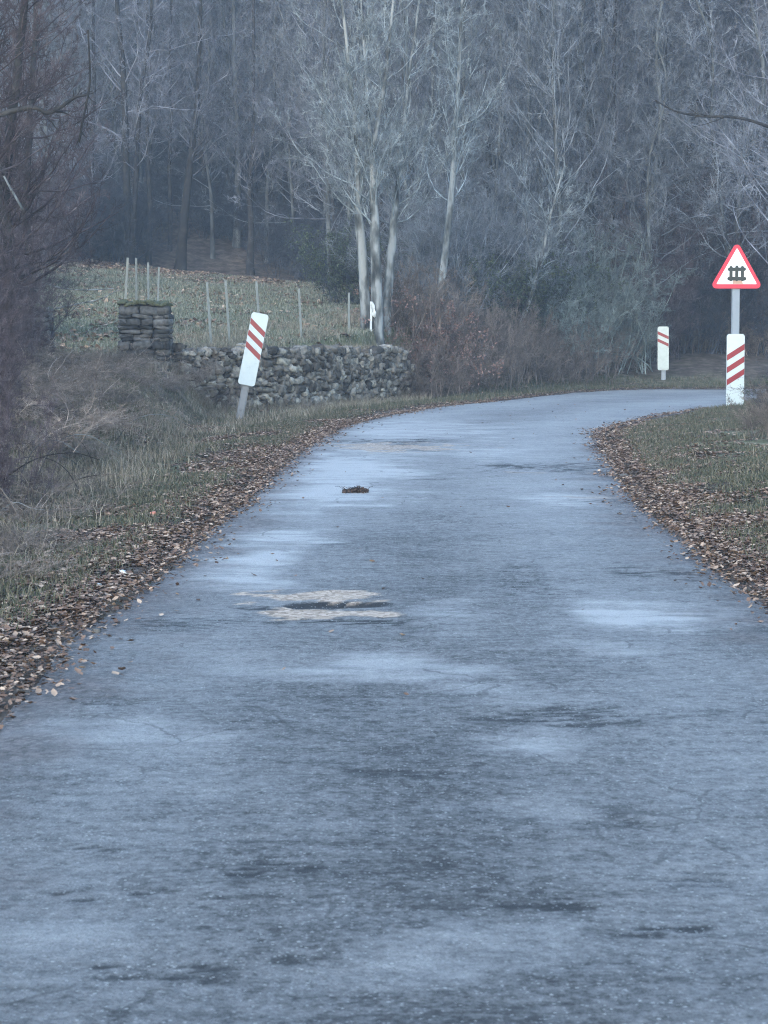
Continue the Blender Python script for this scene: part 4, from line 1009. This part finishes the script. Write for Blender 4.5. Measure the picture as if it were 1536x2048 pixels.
link("field_grass", np_mesh("field_grass", v, f_, M['turf']), label="pale green short grass covering the field behind the wall", cat="grass", kind="stuff")
g4, _, _ = sample(420000, -9, 10, 10, 62, lambda x, y, z, d, lf: infr(x, y) * sstep(.7, 1.8, d) * ((x < 1) | ((y < 30) & (clump(x, y, 1.5, 58) > .56))) * (1 - sstep(4.5, 7, d)) * sstep(.38, .62, clump(x, y, .9, 55)), 76)
tq = np.random.default_rng(6); q = tq.random(9000); q = q[fbm(q * 14, q * 0, 4, 8) > tq.uniform(-.5, .3, len(q))] * .93
wx_ = np.interp(q * warc[-1], warc, wc[:, 0]); wy_ = np.interp(q * warc[-1], warc, wc[:, 1]); wz_ = P(450, 700, 1.0)[2] - CAM_H
g5 = np.stack([wx_ + tq.normal(0, .09, len(q)), wy_ + tq.normal(.1, .12, len(q)), CAM_H + wz_ * wy_ - .02], -1)
q = tq.random(7000) ** 1.4; wx_ = np.interp(q * warc[-1], warc, wc[:, 0]) + .12; wy_ = np.interp(q * warc[-1], warc, wc[:, 1]) - .42 - np.abs(tq.normal(0, .12, len(q)))
g6 = np.stack([wx_, wy_, height(wx_, wy_)[0]], -1)
g4 = np.vstack([g4, g6]); v, f_ = merge([blades_mesh(g4, .21, .006, 77, 1.3), blades_mesh(g5, .15, .006, 78, 1.6)])
link("dry_grass", np_mesh("dry_grass", v, f_, M['straw']), label="straw coloured dry grass stalks among the brambles", cat="grass", kind="stuff")
# dry weed stalk beside the pillar
def weed(px, Y, H, label, seed):
    x = float(P(px, 645, Y)[0]); st = np.zeros((7, 3)); st[:, :2] = rng.normal(0, .05, (7, 2))
    s_ = walk(st, nrm(rng.normal(0, .35, (7, 3)) + np.array([0, 0, 1.])), np.full(7, H) * rng.uniform(.5, 1, 7), 8, .12, .02); sr = np.full((7, 8), .005)
    b1, c1_ = children(s_, sr, 8, .3, 1, .6, .25, 5, .15, .05, minr=.003)
    v, f_ = merge([tubes(s_, sr), tubes(b1, c1_)])
    link("dry_weed", np_mesh("dry_weed", v, f_, M['straw']), None, (x, Y, h1(x, Y)), label, "weed")
weed(362, 41.5, .95, "pale dry weed stalk standing beside the stone pillar", 1)
weed(378, 42, .5, "short pale weed tuft right of the tall stalk by pillar", 2)

# fallen pale branches in the field, arching bramble canes
def branch(name, pix, Y, r0, r1, mat, label, cat, kids=0):
    pts = catmull(np.array([P(a, b_, Y) for a, b_ in pix]), 24)[None]; base = pts[0, 0].copy(); pts = pts - base
    rad = np.linspace(r0, r1, 24)[None]; parts = [tubes(pts, rad, 6)]
    if kids:
        b1, c1_ = children(pts, rad, kids, .3, 1, .6, .22, 6, .12, .02, minr=.004); parts.append(tubes(b1, c1_, 4))
    v, f_ = merge(parts); return link(name, np_mesh(name, v, f_, M[mat], True), None, base, label, cat)
branch("fallen_branch", [(85, 566), (130, 577), (180, 580), (228, 577)], 47, .022, .010, 'bark_pale', "upper white fallen branch lying left of the fence posts", "branch", 3)
branch("fallen_branch", [(236, 580), (200, 598), (160, 607), (110, 617)], 45, .010, .02, 'bark_pale', "lower white fallen branch sloping down left of the fence posts", "branch", 3)
branch("bramble_cane", [(-10, 975), (40, 935), (90, 912), (150, 906), (200, 920)], 19, .008, .003, 'bark_dark', "long dark arching cane over the left brambles", "bramble cane")
branch("bramble_cane", [(-10, 1030), (30, 1005), (70, 1018), (140, 1020)], 18, .004, .002, 'bark_pale', "pale thin cane lying across the left brambles", "bramble cane")
branch("bramble_cane", [(-5, 806), (35, 810), (60, 798), (100, 792)], 27, .006, .003, 'bark_pale', "pale forked cane at the left border below the dark pillar", "bramble cane", 3)
branch("dead_branch", [(8, 352), (20, 375), (30, 392), (46, 420)], 33.5, .016, .02, 'bark_pale', "short pale broken branch in the dark left tree", "branch")
branch("overhanging_limb", [(1660, 300), (1560, 262), (1480, 236), (1400, 232), (1350, 222), (1310, 200)], 52, .05, .015, 'bark_dark', "dark crooked limb reaching in over the crossing sign", "branch", 10)
branch("overhanging_limb", [(-40, 240), (60, 215), (100, 225), (150, 195), (172, 190)], 34, .05, .018, 'bark_dark', "dark crooked limb jutting from the left tree", "branch", 10)
branch("overhanging_limb", [(176, 60), (180, 150), (176, 190), (166, 240), (158, 285)], 34, .014, .02, 'bark_dark', "thin dark hanging limb at the left tree's right side", "branch", 8)

rc = random.Random(12)
for i in range(14):
    Y = rc.uniform(14, 33); x0 = float(P(rc.uniform(-60, 230), 645, Y)[0]); z0 = h1(x0, Y); L_ = rc.uniform(.5, 1.1) * rc.choice((-1, 1)); Hh = rc.uniform(.25, .6)
    ps = catmull(np.array([(0, 0, -.03), (L_ * .25, .05, Hh * .8), (L_ * .6, .1, Hh), (L_, .1, Hh * rc.uniform(.3, .8))]), 18)[None]; rd = np.linspace(.006, .002, 18)[None]
    k1, k2 = children(ps, rd, 4, .2, 1, .7, .25, 5, .12, 0, minr=.002)
    v, f_ = merge([tubes(ps, rd, 5), tubes(k1, k2, 3)])
    link("arching_cane", np_mesh("arching_cane", v, f_, M[rc.choice(['bark_dark', 'twig_brown', 'bark_grey'])], True), None, (x0, Y, z0), "thin arching bramble cane springing from the left bank", "bramble cane", "bramble canes arching over the left bank")
# dark clump on the road, stones and scraps
c0 = G(712, 986)
bp_, cn_ = [], []
r = np.random.default_rng(9)
ctr = np.stack([r.uniform(-.12, .11, 900), r.normal(0, .05, 900), np.zeros(900)], -1)
ctr[:, 2] = np.abs(r.normal(0, 1, 900)) * .012 * np.clip(1.4 - np.abs(ctr[:, 0] - .03) / .1, .2, 1.4)
V1 = leaf_cloud(ctr, 900, .004, .016, 3)
cl = link("leaf_clump", np_mesh("leaf_clump", *V1, None), None, c0 + np.array([0, 0, .016]), "small dark brown clump of matted leaves and twigs on the road", "debris")
M['matted'] = island_mat("matted_leaf", [(.02, .015, .013), (.05, .035, .03), (.11, .075, .06), (.03, .028, .03)]); cl.data.materials.append(M['matted'])
ws = walk(np.stack([r.uniform(-.12, .1, 26), r.normal(0, .03, 26), np.full(26, .012)], -1), np.stack([r.normal(0, 1, 26), r.normal(0, .3, 26), np.full(26, .1)], -1), r.uniform(.06, .16, 26), 6, .25, 0)
ws[:, :, 2] = np.clip(ws[:, :, 2], .004, .05); link("twigs", np_mesh("clump_twigs", *tubes(ws, np.full((26, 6), .0022)), M['bark_dark']), cl)
def scrap(px, py, s, mat, label, seed, cat, name):
    c = G(px, py); z = h1(c[0], c[1]); z = max(z, float(zroad(c[1])) + .01)
    v, f_ = stone_cloud([((0, 0, 0), s, random.uniform(-.5, .5))], seed, .3)
    link(name, np_mesh(name, v, f_, M[mat]), None, (c[0], c[1], z + s[2] * .6), label, cat)
M['orange'] = paint("orange_plastic", (.45, .16, .10), .2); M['palescrap'] = paint("pale_scrap", (.55, .57, .55), .15)
scrap(305, 1038, (.03, .03, .022), 'orange', "small orange brown scrap among leaves on the left verge", 3, "litter", "litter_scrap")
scrap(252, 1150, (.035, .02, .008), 'palescrap', "white flat scrap lying at the left road edge", 4, "litter", "litter_scrap")
scrap(190, 1174, (.04, .02, .008), 'palescrap', "bluish pale flat scrap in the grass near the left road edge", 5, "litter", "litter_scrap")
scrap(193, 1268, (.022, .016, .012), 'slate', "dark pebble lying on the asphalt at the left edge", 6, "stone", "pebble")
scrap(508, 998, (.025, .02, .01), 'slate', "dark pebble on the asphalt near the left edge farther up", 7, "stone", "pebble")
scrap(1246, 956, (.04, .04, .02), 'slate', "dark lump at the right road edge beside the leaves", 8, "stone", "pebble")

# ------------------------------------------------------------------ haze
bm = bmesh.new(); bmesh.ops.create_cube(bm, size=1)
hz = bpy.data.meshes.new("haze"); bm.to_mesh(hz); bm.free()
hm = bpy.data.materials.new("haze"); hm.use_nodes = True; hn = hm.node_tree.nodes; hn.clear()
ho = hn.new("ShaderNodeOutputMaterial"); pv = hn.new("ShaderNodeVolumePrincipled")
pv.inputs["Color"].default_value = (.66, .82, 1.0, 1); pv.inputs["Density"].default_value = .0013; pv.inputs["Anisotropy"].default_value = .0
hm.node_tree.links.new(pv.outputs[0], ho.inputs["Volume"]); hz.materials.append(hm)
zmax = float(gz.max()) + 25; zmin = float(min(gz.min(), -1)) - 1
hzo = link("haze", hz, None, (10, 130, (zmax + zmin) / 2), "pale bluish winter haze filling the air of the wood", "haze", kind="stuff"); hzo.scale = (480, 400, zmax - zmin)
print("scene built", len(bpy.data.objects))
